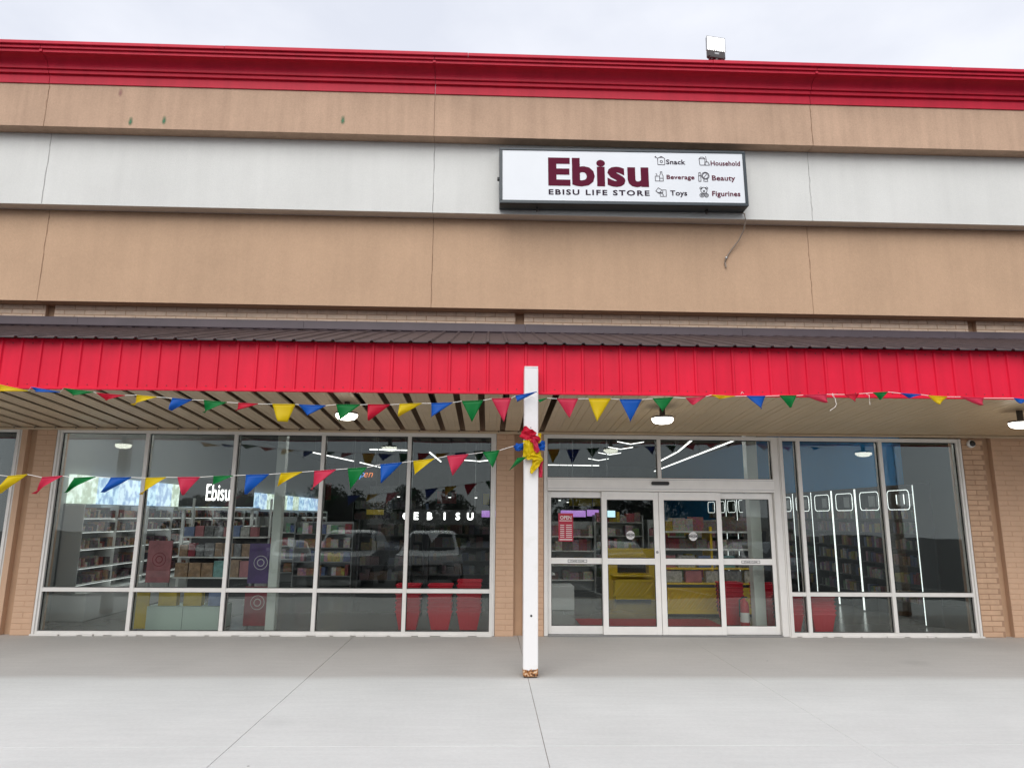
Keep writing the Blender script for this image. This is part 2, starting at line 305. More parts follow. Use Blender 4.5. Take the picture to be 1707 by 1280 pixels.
# ------------------------------------------------------------------ mesh helpers
class MB:
    def __init__(s): s.v = []; s.f = []; s.mi = []; s.m = 0
    def quad(s, *p):
        n = len(s.v); s.v += [tuple(q) for q in p]; s.f.append(tuple(range(n, n + len(p)))); s.mi.append(s.m); return s
    def box(s, x0, x1, y0, y1, z0, z1, c=0.0, M=None):
        if c <= 0:
            P = [(x0, y0, z0), (x1, y0, z0), (x1, y1, z0), (x0, y1, z0), (x0, y0, z1), (x1, y0, z1), (x1, y1, z1), (x0, y1, z1)]
            Fc = [(0, 3, 2, 1), (4, 5, 6, 7), (0, 1, 5, 4), (1, 2, 6, 5), (2, 3, 7, 6), (3, 0, 4, 7)]
        else:                                                   # chamfered box
            P = []; idx = {}
            ax = ((x0, x1), (y0, y1), (z0, z1))
            for i in (0, 1):
                for j in (0, 1):
                    for k in (0, 1):
                        for a in range(3):
                            q = [ax[0][i], ax[1][j], ax[2][k]]
                            s_ = (i, j, k)
                            for b_ in range(3):
                                if b_ != a: q[b_] += c if s_[b_] == 0 else -c
                            idx[(i, j, k, a)] = len(P); P.append(tuple(q))
            Fc = []
            def ccw(ids, nrm):
                a, b_, d_ = (Vector(P[i]) for i in ids[:3])
                return ids if (b_ - a).cross(d_ - b_).dot(nrm) > 0 else ids[::-1]
            for a in range(3):
                o1, o2 = [(1, 2), (0, 2), (0, 1)][a]
                for sd in (0, 1):
                    ids = []
                    for u, v_ in ((0, 0), (1, 0), (1, 1), (0, 1)):
                        k_ = [0, 0, 0]; k_[a] = sd; k_[o1] = u; k_[o2] = v_
                        ids.append(idx[(*k_, a)])
                    n_ = Vector((0, 0, 0)); n_[a] = 1 if sd else -1
                    Fc.append(tuple(ccw(ids, n_)))
            for a in range(3):                                  # edges along axis a
                o1, o2 = [(1, 2), (0, 2), (0, 1)][a]
                for u in (0, 1):
                    for v_ in (0, 1):
                        k0 = [0, 0, 0]; k0[o1] = u; k0[o2] = v_; k1 = list(k0); k1[a] = 1
                        ids = [idx[(*k0, o1)], idx[(*k0, o2)], idx[(*k1, o2)], idx[(*k1, o1)]]
                        n_ = Vector((0, 0, 0)); n_[o1] = 1 if u else -1; n_[o2] = 1 if v_ else -1
                        Fc.append(tuple(ccw(ids, n_)))
            for i in (0, 1):
                for j in (0, 1):
                    for k in (0, 1):
                        n_ = Vector((1 if i else -1, 1 if j else -1, 1 if k else -1))
                        Fc.append(tuple(ccw([idx[(i, j, k, a)] for a in range(3)], n_)))
        n = len(s.v)
        s.v += [tuple(M @ Vector(q)) for q in P] if M else P
        s.f += [tuple(n + i for i in q) for q in Fc]; s.mi += [s.m] * len(Fc)
        return s
    def prism(s, prof, x0, x1, axis='x', cap=True):
        """closed profile of (y,z) pairs swept along x (or (x,z) along y)"""
        n = len(s.v); k = len(prof)
        for xx in (x0, x1):
            for a, b in prof: s.v.append((xx, a, b) if axis == 'x' else ((a, xx, b) if axis == 'y' else (a, b, xx)))
        for i in range(k):
            j = (i + 1) % k; s.f.append((n + i, n + j, n + k + j, n + k + i)); s.mi.append(s.m)
        if cap:
            s.f.append(tuple(n + i for i in range(k))[::-1]); s.f.append(tuple(n + k + i for i in range(k))); s.mi += [s.m] * 2
        return s
    def tube(s, pts, r, seg=8, cap=True):
        pts = [Vector(p) for p in pts]; n = len(s.v); up = Vector((0, 0, 1))
        for i, p in enumerate(pts):
            t = (pts[min(i + 1, len(pts) - 1)] - pts[max(i - 1, 0)]).normalized()
            a = t.cross(up); a = a.normalized() if a.length > 1e-4 else Vector((1, 0, 0)); b = t.cross(a)
            rr = r[i] if isinstance(r, (list, tuple)) else r
            for q in range(seg):
                an = 2 * math.pi * q / seg; s.v.append(tuple(p + a * math.cos(an) * rr + b * math.sin(an) * rr))
        for i in range(len(pts) - 1):
            for q in range(seg):
                q2 = (q + 1) % seg; s.f.append((n + i * seg + q, n + i * seg + q2, n + (i + 1) * seg + q2, n + (i + 1) * seg + q)); s.mi.append(s.m)
        if cap:
            s.f.append(tuple(n + q for q in range(seg))[::-1]); s.f.append(tuple(n + (len(pts) - 1) * seg + q for q in range(seg))); s.mi += [s.m] * 2
        return s
    def lathe(s, prof, cx, cy, seg=24, axis='z', cz=0):
        """profile of (r,z); axis z, or 'y' for a round facing the street"""
        n = len(s.v)
        for r_, z_ in prof:
            for q in range(seg):
                a = 2 * math.pi * q / seg
                s.v.append((cx + r_ * math.cos(a), cy + r_ * math.sin(a), cz + z_) if axis == 'z' else (cx + r_ * math.cos(a), cy + z_, cz + r_ * math.sin(a)))
        for i in range(len(prof) - 1):
            for q in range(seg):
                q2 = (q + 1) % seg; s.f.append((n + i * seg + q, n + i * seg + q2, n + (i + 1) * seg + q2, n + (i + 1) * seg + q)); s.mi.append(s.m)
        s.f.append(tuple(n + q for q in range(seg))[::-1]); s.f.append(tuple(n + (len(prof) - 1) * seg + q for q in range(seg))); s.mi += [s.m] * 2
        return s
    def stroke(s, pts, w_, y, d=0.002, close=False):
        """line drawing in the x-z plane: each segment a thin bar standing d proud of plane y"""
        pts = list(pts) + ([pts[0]] if close else [])
        for (ax, az_), (bx, bz) in zip(pts, pts[1:]):
            dx, dz = bx - ax, bz - az_; l = math.hypot(dx, dz) or 1; nx, nz_ = -dz / l * w_ / 2, dx / l * w_ / 2
            ex, ez = dx / l * w_ * .3, dz / l * w_ * .3
            s.quad((ax + nx - ex, y - d, az_ + nz_ - ez), (ax - nx - ex, y - d, az_ - nz_ - ez), (bx - nx + ex, y - d, bz - nz_ + ez), (bx + nx + ex, y - d, bz + nz_ + ez))
        return s
    def text(s, string, x, z, y, h=None, width=None, bold=0.0, d=0.004, shear=0.0, align='L', space=1.0, M=None):
        """letters lying in the x-z plane at depth y, cap height h, fitted to width"""
        cu = bpy.data.curves.new('t', 'FONT'); cu.body = string; cu.size = 1; cu.offset = bold; cu.shear = shear; cu.space_character = space; cu.resolution_u = 3
        ob = bpy.data.objects.new('t', cu); COL.objects.link(ob)
        dg = bpy.context.evaluated_depsgraph_get(); me = bpy.data.meshes.new_from_object(ob.evaluated_get(dg))
        bpy.data.objects.remove(ob); bpy.data.curves.remove(cu)
        if not me.vertices: return s
        xs = [v.co.x for v in me.vertices]; ys = [v.co.y for v in me.vertices]
        x0, x1, y0 = min(xs), max(xs), min(ys); cap = max(ys)
        base = 0.0
        sz = h / (cap - base) if h else width / (x1 - x0)
        sx = width / (x1 - x0) if width else sz
        off = {'L': 0, 'C': -(x1 - x0) * sx / 2, 'R': -(x1 - x0) * sx}[align]
        n = len(s.v)
        for v in me.vertices: s.v.append((x + off + (v.co.x - x0) * sx, y - d, z + (v.co.y - base) * sz))
        for p in me.polygons:
            s.f.append(tuple(n + i for i in p.vertices)); s.mi.append(s.m)
        bpy.data.meshes.remove(me)
        return s
    def mesh(s, name, mats):
        me = bpy.data.meshes.new(name); me.from_pydata(s.v, [], s.f)
        for k in (mats if isinstance(mats, (list, tuple)) else [mats]): me.materials.append(MATS[k])
        me.polygons.foreach_set('material_index', s.mi); me.update(); return me
    def build(s, name, mats, parent=None, smooth=False):
        me = s.mesh(name, mats)
        if smooth: me.polygons.foreach_set('use_smooth', [True] * len(me.polygons))
        return link(name, me, parent)

def link(name, me, parent=None, loc=None, rot=None):
    o = bpy.data.objects.new(name, me); COL.objects.link(o)
    if parent: o.parent = parent
    if loc: o.location = loc
    if rot: o.rotation_euler = rot
    return o
def tag(o, label=None, cat=None, group=None, kind=None):
    if label: o['label'] = label
    if cat: o['category'] = cat
    if group: o['group'] = group
    if kind: o['kind'] = kind
    return o
def thing(name, label, cat, loc=(0, 0, 0), rz=0.0, group=None):
    o = bpy.data.objects.new(name, None); COL.objects.link(o); o.location = loc; o.rotation_euler = (0, 0, rz); o.empty_display_size = 0.2
    return tag(o, label, cat, group)
def copy_tree(o, parent=None):
    c = o.copy(); COL.objects.link(c); c.parent = parent
    for ch in list(o.children): copy_tree(ch, c)
    return c
B = lambda *a, c=0.0: MB().box(*a, c=c)

# ================================================================== ground
XL, XR = -9.5, 10.5
base = B(XL, XR, -5.62, 0.10, -0.30, -0.012).build('sidewalk', 'mortar'); tag(base, kind='structure', label='pale concrete walk in front of the shop')
xe = [XL, -1.845, 0.435, 2.80, XR]
for i in range(4):
    g0 = 0.0 if i == 0 else (0.0022 if i != 3 else 0.0012); g1 = 0.0 if i == 3 else (0.0022 if i != 2 else 0.0012)
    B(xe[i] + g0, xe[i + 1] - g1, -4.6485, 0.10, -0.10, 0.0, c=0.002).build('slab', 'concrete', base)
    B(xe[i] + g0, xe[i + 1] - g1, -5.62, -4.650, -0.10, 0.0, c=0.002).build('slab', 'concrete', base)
lot = MB()
lot.quad((-150, -5.62, -0.15), (-150, -45, -0.95), (150, -45, -0.95), (150, -5.62, -0.15))
lot.quad((-400, -45, -0.95), (-400, -900, -1.2), (400, -900, -1.2), (400, -45, -0.95))
lot.quad((-400, 60, -0.96), (-400, -45, -0.954), (400, -45, -0.954), (400, 60, -0.96))
tag(lot.build('parking_lot', 'asphalt'), kind='structure', label='dark asphalt car park')
lot_z = lambda y: -0.15 - (min(max(-5.62 - y, 0), 39.4)) * 0.0203
for k in range(-5, 6):
    x = 0.4 + k * 2.75
    q = MB().quad((x - .05, -8.6, lot_z(-8.6) + .005), (x - .05, -13.6, lot_z(-13.6) + .005), (x + .05, -13.6, lot_z(-13.6) + .005), (x + .05, -8.6, lot_z(-8.6) + .005)).build('parking_line', 'line_paint'); tag(q, kind='structure')

# ================================================================== the shop building
bld = thing('shop_building', 'tan and white stucco shop building with red cornice', 'building')
JX = [-6.68, -0.905, 4.91]                                       # vertical panel joints
def band(name, y, z0, z1, mt, gap=0.002, depth=0.22):
    xs = [XL] + JX + [XR]
    for i in range(len(xs) - 1):
        B(xs[i] + (gap if i else 0), xs[i + 1] - (gap if i < len(xs) - 2 else 0), y, y + depth, z0, z1, c=0.003).build(name, mt, bld)
band('lower_stucco_panel', -0.20, 4.705, 6.14, 'tan_stucco_low', depth=0.30)
band('white_stucco_panel', -0.40, 6.13, 7.285, 'white_stucco', depth=0.40)
band('upper_stucco_panel', -0.60, 7.275, 7.99, 'tan_stucco', depth=0.50)
B(XL, XR, 0.10, 0.40, 4.40, 8.35).build('parapet_core', 'mortar', bld)
# cornice: moulded metal in lengths with joints, cove and fillets
K = lambda z: 7.97 + (z - 8.09) * 0.955
prof = [(-.62, 8.09), (-.62, 8.235), (-.627, 8.24), (-.66, 8.24), (-.66, 8.30), (-.69, 8.30), (-.69, 8.315)]
for i in range(1, 9):
    a = i / 8 * math.pi / 2
    prof.append((-.69 - .17 * (1 - math.cos(a)), 8.315 + .125 * math.sin(a)))
prof += [(-.88, 8.44), (-.88, 8.49), (-.91, 8.49), (-.91, 8.535), (-.55, 8.535), (-.55, 8.09)]
prof = [(y, K(z)) for y, z in prof]
xs = [XL] + JX + [XR]
for i in range(4):
    o = MB().prism(prof, xs[i] + (.004 if i else 0), xs[i + 1] - .004).build('cornice', 'cornice_red', bld)
    if i: B(xs[i] - .02, xs[i] + .02, -.893, -.56, K(8.44) + .004, K(8.488)).build('joint_cover', 'cornice_red', o)
for i, (a, b) in enumerate([(XL, -4.0), (-4.0, -0.4), (-0.4, 3.3), (3.3, 7.0), (7.0, XR)]):
    B(a + .002, b - .002, -.945, -.50, K(8.536), K(8.59) + (i % 2) * .003, c=.004).build('coping', 'cornice_red', bld)
# stains on the upper band: green algae and pink paint runs with their own ragged outline
def stain_mat(name, col, alpha):
    mt, t, b = new_mat(name); N = t.nodes; L = t.links
    tcn = N.new('ShaderNodeTexCoord'); n = N.new('ShaderNodeTexNoise'); n.inputs['Scale'].default_value = 9; n.inputs['Detail'].default_value = 5
    L.new(tcn.outputs['Object'], n.inputs['Vector'])
    gr = N.new('ShaderNodeTexGradient'); gr.gradient_type = 'SPHERICAL'
    mpp = N.new('ShaderNodeMapping'); mpp.inputs['Scale'].default_value = (22, 22, 10); L.new(tcn.outputs['Object'], mpp.inputs[0]); L.new(mpp.outputs[0], gr.inputs[0])
    mm = N.new('ShaderNodeMath'); mm.operation = 'MULTIPLY'; L.new(gr.outputs['Fac'], mm.inputs[0]); L.new(n.outputs['Fac'], mm.inputs[1])
    r = N.new('ShaderNodeMapRange'); r.inputs[1].default_value = 0.08; r.inputs[2].default_value = 0.42; r.inputs[4].default_value = alpha; L.new(mm.outputs[0], r.inputs[0])
    L.new(r.outputs[0], b.inputs['Alpha']); b.inputs['Base Color'].default_value = (*col, 1); b.inputs['Roughness'].default_value = 0.9
stain_mat('stain_green', (0.07, 0.24, 0.13), 0.75); stain_mat('stain_pink', (0.36, 0.16, 0.17), 0.45)
for nm, x, z, k in (('algae_stain', -5.42, 7.37, 'stain_green'), ('algae_stain', -4.93, 7.42, 'stain_green'), ('paint_stain', -5.62, 7.91, 'stain_pink'), ('algae_stain', -2.28, 7.50, 'stain_green')):
    me = MB().quad((-.06, 0, -.11), (.06, 0, -.11), (.06, 0, .11), (-.06, 0, .11)).mesh(nm, k); link(nm, me, bld, (x, -.6035, max(z, 7.39) if k == 'stain_green' else 7.86))
# hairline cracks beside the panel joints: wandering sealant lines
for x, y, z0, z1, sd in ((-6.68, -.601, 7.28, 7.97, 3), (-6.68, -.401, 6.14, 7.28, 4), (-6.68, -.201, 4.71, 6.13, 5), (4.91, -.601, 7.28, 7.97, 6), (4.91, -.401, 6.14, 7.28, 8), (4.91, -.201, 4.71, 6.13, 9), (-.905, -.201, 4.71, 6.13, 2), (-.905, -.401, 6.14, 7.28, 1)):
    rn = random.Random(sd); pts = []; xx = x
    for i in range(13):
        pts.append((xx, z0 + (z1 - z0) * i / 12)); xx = x + rn.uniform(-.012, .012)
    MB().stroke(pts, .0065 if x != -.905 else .004, y, .001).build('crack', 'mortar' if y > -.3 or y < -.5 else 'sealant_grey', bld)

# brick walls: mortar backing plus single bricks
CO, BL = 0.0745, 0.30
def brick_mesh(name, l, mt, h=CO - .010, d=.03):
    return MB().box(0, l, 0, d, 0, h, c=.004).mesh(name, mt)
bm_cache = {}
def brick(parent, x0, x1, z, mt, y=0.0, rnd=None):
    key = (round(x1 - x0, 3), mt)
    if key not in bm_cache: bm_cache[key] = brick_mesh('brick', x1 - x0, mt)
    o = link('brick', bm_cache[key], parent, (x0, y + (rnd.uniform(-.0012, .0012) if rnd else 0), z))
    if rnd and mt != 'brick_paint': o.rotation_euler = (0, rnd.uniform(-.004, .004), 0)
    return o
def brick_wall(name, x0, x1, z0, z1, mt, y=0.0, seed=1, label=None, j=.010):
    w_ = B(x0, x1, y + (.0045 if mt == 'brick_paint' else .007), y + .30, z0, z1).build(name, 'mortar_paint' if mt == 'brick_paint' else 'mortar_bare', bld)
    rnd = random.Random(seed); n = int((z1 - z0) / CO)
    for k in range(n):
        x = x0 - (0 if k % 2 == 0 else BL / 2) + .002
        while x < x1 - .01:
            a, b_ = max(x, x0 + .002), min(x + BL - j, x1 - .002)
            if b_ - a > .03: brick(w_, a, b_, z0 + k * CO + .005, mt, y, rnd)
            x += BL
    return w_
brick_wall('brick_pier', -6.535, -6.255, 0.0, 2.90, 'brick_paint', seed=1)
brick_wall('brick_pier', 0.108, 0.37, 0.0, 2.90, 'brick_paint', seed=2)
brick_wall('brick_pier', 0.50, 0.797, 0.0, 2.90, 'brick_paint', seed=3)
brick_wall('brick_pier', 7.115, 7.445, 0.0, 2.90, 'brick_bare', seed=4)
brick_wall('brick_pier', 7.575, 8.48, 0.0, 2.90, 'brick_paint', seed=5)
for a, b_ in ((-6.665, -6.535), (0.37, 0.50), (7.445, 7.575)):
    B(a, b_, .085, .30, 0, 4.72).build('recessed_joint', 'groove_paint', bld)
B(-6.745, -6.665, -.01, .30, 0, 2.90, c=.004).build('pilaster', 'brick_paint', bld)
B(8.48, XR, -.003, .30, 0, 4.60).build('flank_wall', 'brick_paint', bld)
for a, b_ in ((-9.4, -6.665), (-6.535, 0.37), (0.50, 7.445), (7.575, 10.4)):
    w_ = B(a, b_, .007, .30, 2.905, 4.80).build('upper_wall', 'mortar_paint', bld)
    rnd = random.Random(int(a * 10))
    for k in range(4):
        x = a - (k % 2) * BL / 2 + .002
        while x < b_ - .01:
            p, q = max(x, a + .002), min(x + BL - .010, b_ - .002)
            if q - p > .03: brick(w_, p, q, 4.49 + k * CO, 'brick_cream', 0.0, rnd)
            x += BL
# interior shell
B(-9.4, 9.9, .10, 24.0, -.10, -.004).build('shop_floor', 'int_floor', bld)
B(-6.98, -6.78, .31, 24.0, 0, 3.75).build('side_wall', 'int_white', bld)
MBb = MB(); MBb.box(7.25, 7.4, 2.0, 24.0, 0, 3.75); MBb.build('side_wall', 'int_blue', bld)
B(7.40, 9.9, 3.6, 3.75, 0, 3.75).build('alcove_wall', 'int_white', bld)
B(9.7, 9.9, .31, 3.6, 0, 3.75).build('side_wall', 'int_white', bld)
B(-6.98, 7.4, 19.0, 19.2, 0, 3.75).build('back_wall', 'int_back', bld)
B(-9.4, 9.9, .31, 24.0, 3.75, 3.9).build('ceiling', 'int_ceiling', bld)
B(-6.78, 7.1, .31, .34, 2.90, 3.75).build('ceiling_drop', 'int_ceiling', bld)
B(-9.4, -6.98, 2.6, 2.75, 0, 3.75).build('neighbour_wall', 'int_dark', bld)
B(-9.4, 9.9, .30, 24.0, 8.0, 8.1).build('roof', 'roof_brown', bld)
# base flashing where the canopy roof meets the wall
for i in range(6):
    a = XL + i * 3.34
    MB().prism([(-.12, 4.355), (-.012, 4.38), (-.012, 4.515), (-.026, 4.52), (-.034, 4.39), (-.13, 4.37)], a + .002, a + 3.338).build('flashing', 'flashing', bld)

# ================================================================== canopy
can = thing('canopy', 'red ribbed metal fascia canopy over the shop front', 'canopy', (0.4, 0, 0))
can.rotation_euler = (0, -R(0.16), 0)
CW = 0.22; X0 = -9.9
def sp(y): return 2.885 + (3.045 - 2.885) * (-y / 2.35)           # soffit height
fz0, fz1, fy = 3.045, 3.61, -2.35
fm = MB()
fm.prism([(0, fy), (CW - .042, fy), (CW - .034, fy - .016), (CW - .012, fy - .016), (CW - .004, fy), (CW - .0005, fy), (CW - .0005, fy + .006), (0, fy + .006)], fz0, fz1, axis='z')
for zz in (fz0 + .035, fz1 - .06):
    fm.m = 1; fm.lathe([(.006, -.004), (.007, 0)], CW * .42, fy, 8, 'y', zz)
fme = fm.mesh('fascia_panel', ['fascia_red', 'screw_red'])
rf = MB()
n0 = 0
def slope(y): return 3.60 + (y + 2.47) * (4.375 - 3.60) / (2.47 - .05)
for (xa, ha), (xb, hb) in zip([(0, 0), (CW - .052, 0), (CW - .036, .02), (CW - .014, .02), (CW, 0)], [(CW - .052, 0), (CW - .036, .02), (CW - .014, .02), (CW, 0)]):
    rf.quad((xa, -2.47, slope(-2.47) + ha), (xb, -2.47, slope(-2.47) + hb), (xb, -.05, slope(-.05) + hb), (xa, -.05, slope(-.05) + ha))
    rf.quad((xa, -2.47, slope(-2.47) + ha - .012), (xa, -.05, slope(-.05) + ha - .012), (xb, -.05, slope(-.05) + hb - .012), (xb, -2.47, slope(-2.47) + hb - .012))
    rf.quad((xa, -2.47, slope(-2.47) + ha - .012), (xb, -2.47, slope(-2.47) + hb - .012), (xb, -2.47, slope(-2.47) + hb), (xa, -2.47, slope(-2.47) + ha))
rme = rf.mesh('roof_panel', 'roof_brown')
rr = random.Random(3)
for i in range(90):
    x = X0 + i * CW
    link('fascia_panel', fme, can, (x - .4, rr.uniform(-.0015, .0015), 0))
    link('roof_panel', rme, can, (x - .4, 0, rr.uniform(-.003, .003)))
def cbox(name, mt, *a, c=0.0): return link(name, MB().box(*a, c=c).mesh(name, mt), can, (-.4, 0, 0))
cbox('fascia_drip', 'fascia_red', X0, X0 + 90 * CW, fy - .022, fy + .02, fz0 - .022, fz0 + .004, c=.003)
cbox('fascia_back', 'joist', X0, X0 + 90 * CW, fy + .012, fy + .05, fz0 + .0, fz1 - .02)
cbox('eave_board', 'cornice_red', X0, X0 + 90 * CW, fy - .01, fy + .1, fz1 - .018, fz1 - .004)
def soffit_piece(name, x0, x1, mt, prof_):
    """profile of (x,h) pairs hanging below the sloped soffit plane, 12 mm thick"""
    mb = MB(); ya, yb = -2.33, -.004
    for (xa, ha), (xb, hb) in zip(prof_, prof_[1:]):
        mb.quad((xa, ya, sp(ya) + ha), (xa, yb, sp(yb) + ha), (xb, yb, sp(yb) + hb), (xb, ya, sp(ya) + hb))
        mb.quad((xa, ya, sp(ya) + ha + .012), (xb, ya, sp(ya) + hb + .012), (xb, yb, sp(yb) + hb + .012), (xa, yb, sp(yb) + ha + .012))
    xa, ha = prof_[0]; xb, hb = prof_[-1]
    mb.quad((xa, ya, sp(ya) + ha), (xa, ya, sp(ya) + ha + .012), (xa, yb, sp(yb) + ha + .012), (xa, yb, sp(yb) + ha))
    mb.quad((xb, ya, sp(ya) + hb), (xb, yb, sp(yb) + hb), (xb, yb, sp(yb) + hb + .012), (xb, ya, sp(ya) + hb + .012))
    return mb.mesh(name, mt)
SP = 0.291; BW = 0.213
bme = soffit_piece('soffit_board', 0, BW, 'soffit', [(0, .008), (.0, 0), (.055, 0), (.06, .004), (.066, 0), (.155, 0), (.161, .004), (.167, 0), (BW, 0), (BW, .008)])
x = 1.03 - SP * 37
for i in range(37):
    link('soffit_board', bme, can, (x + .078 - .4, rr.uniform(-.003, .003), rr.uniform(-.002, .002))); x += SP
PW = 0.305
pme = soffit_piece('soffit_panel', 0, PW, 'soffit_fine', [(.001, .02), (.001, 0), (.10, 0), (.108, .008), (.116, 0), (.20, 0), (.208, .008), (.216, 0), (PW - .001, 0), (PW - .001, .02)])
for i in range(30):
    link('soffit_panel', pme, can, (1.032 + i * PW - .4, 0, -.004))
cbox('soffit_trim', 'soffit', X0, 10.2, -.030, -.002, 2.845, 2.878, c=.003)
for i in range(60):                                               # dark bars painted in as the shaded gaps between boards and wall trim
    x = -8.6 + i * SP
    if x < 1.0: cbox('gap_shade', 'lamp_trim', x, x + .02, -.034, -.028, 2.866, 2.884)
for i in range(17):
    cbox('joist', 'joist', -8.2 + i * 1.05, -8.14 + i * 1.05, -2.28, -.01, 3.16, 3.30)
cbox('end_wall', 'fascia_red', X0 - .02, X0, fy, 0, 2.9, 3.6)

# ================================================================== storefront frames and glass
def frame_bar(parent, name, x0, x1, z0, z1, y0=.0, y1=.12, mt='aluminium'):
    o = MB().box(x0, x1, y0, y1, z0, z1, c=.003).build(name, mt, parent); return o
TILT = math.tan(R(.6))                                            # the glazing leans back a touch
def pane_mesh(x0, x1, y, z0, z1, th=.008):
    b = MB().box(x0, x1, y, y + th, z0, z1); zc = (z0 + z1) / 2
    b.v = [(a, q + (z - zc) * TILT, z) for a, q, z in b.v]; return b
def pane(parent, x0, x1, z0, z1, y=.055):
    o = pane_mesh(x0 - .012, x1 + .012, y, z0 - .012, z1 + .012).build('pane', 'glass', parent)
    g = MB(); t = .009
    for a in ((x0 - .002, x0 + t, z0, z1), (x1 - t, x1 + .002, z0, z1), (x0 + t, x1 - t, z0 - .002, z0 + t), (x0 + t, x1 - t, z1 - t, z1 + .002)):
        g.box(a[0], a[1], y - .02, y - .001, a[2], a[3])
    g.build('gasket', 'gasket', o)
    return o
FW = .055
def window(label, x0, x1, mull, z_mid, top=2.845, name='storefront_window', jamb=.075):
    t = thing(name, label, 'window', (0, 0, 0))
    frame_bar(t, 'jamb', x0, x0 + jamb, 0.004, top); frame_bar(t, 'jamb', x1 - jamb, x1, 0.004, top)
    frame_bar(t, 'jamb_return', x0 + .02, x0 + .045, 0.004, top, -.018, -.001)
    frame_bar(t, 'jamb_return', x1 - .045, x1 - .02, 0.004, top, -.018, -.001)
    edges = [x0 + jamb] + [m_ for m_ in mull] + [x1 - jamb]
    frame_bar(t, 'head', x0 + jamb, x1 - jamb, top - .055, top); frame_bar(t, 'sill', x0 + jamb, x1 - jamb, .004, .058)
    for m_ in mull: frame_bar(t, 'mullion', m_ - FW / 2, m_ + FW / 2, .058, top - .055, -.004, .12)
    for i in range(len(edges) - 1):
        a = edges[i] + (FW / 2 if i else 0); b_ = edges[i + 1] - (FW / 2 if i < len(edges) - 2 else 0)
        frame_bar(t, 'rail', a, b_, z_mid - .028, z_mid + .028)
        pane(t, a, b_, .058, z_mid - .028); pane(t, a, b_, z_mid + .028, top - .055)
    # lumpy sealant along the foot of the frame
    rn = random.Random(int(x0 * 10)); s = MB(); xx = x0
    while xx < x1:
        l = rn.uniform(.08, .4); s.box(xx, min(xx + l, x1), -.03 - rn.uniform(0, .012), -.001, 0, rn.uniform(.004, .022)); xx += l + rn.uniform(0, .15)
    s.build('sealant', 'mortar' if False else 'aluminium', t)
    return t
window('wide five-bay shop window with red baskets behind its last pane', -6.25, 0.102, [-4.957, -3.69, -2.425, -1.17], .605)
window('shop window right of the sliding doors with lit shelf wall inside', 4.30, 7.108, [4.61, 5.86], .582)
nb = window('neighbouring shop window cut off at the left edge', -9.3, -6.75, [-8.1], .605)

# sliding entrance
ent = thing('sliding_entrance', 'aluminium four-leaf sliding glass doors with transom above', 'door')
frame_bar(ent, 'jamb', .803, .858, .004, 2.845); frame_bar(ent, 'jamb', 4.20, 4.296, .004, 2.845, -.004)
frame_bar(ent, 'head', .858, 4.20, 2.79, 2.845)
hd = frame_bar(ent, 'header', .858, 4.20, 2.022, 2.215, -.03, .16, 'aluminium_door')
for z in (2.055, 2.19): B(.86, 4.198, -.0315, -.029, z, z + .004).build('reveal_line', 'steel', hd)
s = MB(); s.box(2.375, 2.635, -.075, -.031, 2.115, 2.165, c=.012); s.build('motion_sensor', 'black', ent)
frame_bar(ent, 'transom_mullion', 2.485, 2.54, 2.215, 2.79)
pane(ent, .858, 2.485, 2.215, 2.79); pane(ent, 2.54, 4.20, 2.215, 2.79)
frame_bar(ent, 'threshold', .858, 4.20, .001, .018, -.03, .16, 'steel')
def leaf(x0, x1, y, sl, sr, top):
    zb, zt = .022, 2.015
    t = B(x0, x0 + sl, y, y + .045, zb, zt, c=.003).build('door_leaf', 'aluminium_door', ent)
    fb = lambda nm, a, b_, c_, d_: MB().box(a, b_, y, y + .045, c_, d_, c=.003).build(nm, 'aluminium_door', t)
    fb('stile', x1 - sr, x1, zb, zt); fb('top_rail', x0 + sl, x1 - sr, zt - top, zt); fb('mid_rail', x0 + sl, x1 - sr, .985, 1.07); fb('bottom_rail', x0 + sl, x1 - sr, zb, .135)
    for a, b_ in ((.135, .985), (1.07, zt - top)):
        pane_mesh(x0 + sl - .01, x1 - sr + .01, y + .02, a - .01, b_ + .01, .007).build('pane', 'glass', t)
        g = MB()
        for q in ((x0 + sl, x0 + sl + .008, a, b_), (x1 - sr - .008, x1 - sr, a, b_), (x0 + sl, x1 - sr, a, a + .008), (x0 + sl, x1 - sr, b_ - .008, b_)): g.box(q[0], q[1], y + .008, y + .019, q[2], q[3])
        g.build('gasket', 'gasket', t)
    return t
L1 = leaf(.862, 1.675, .055, .05, .03, .09); L2 = leaf(1.645, 2.478, -.005, .075, .075, .115)
L3 = leaf(2.484, 3.40, -.005, .075, .07, .115); L4 = leaf(3.375, 4.196, .055, .03, .06, .09)
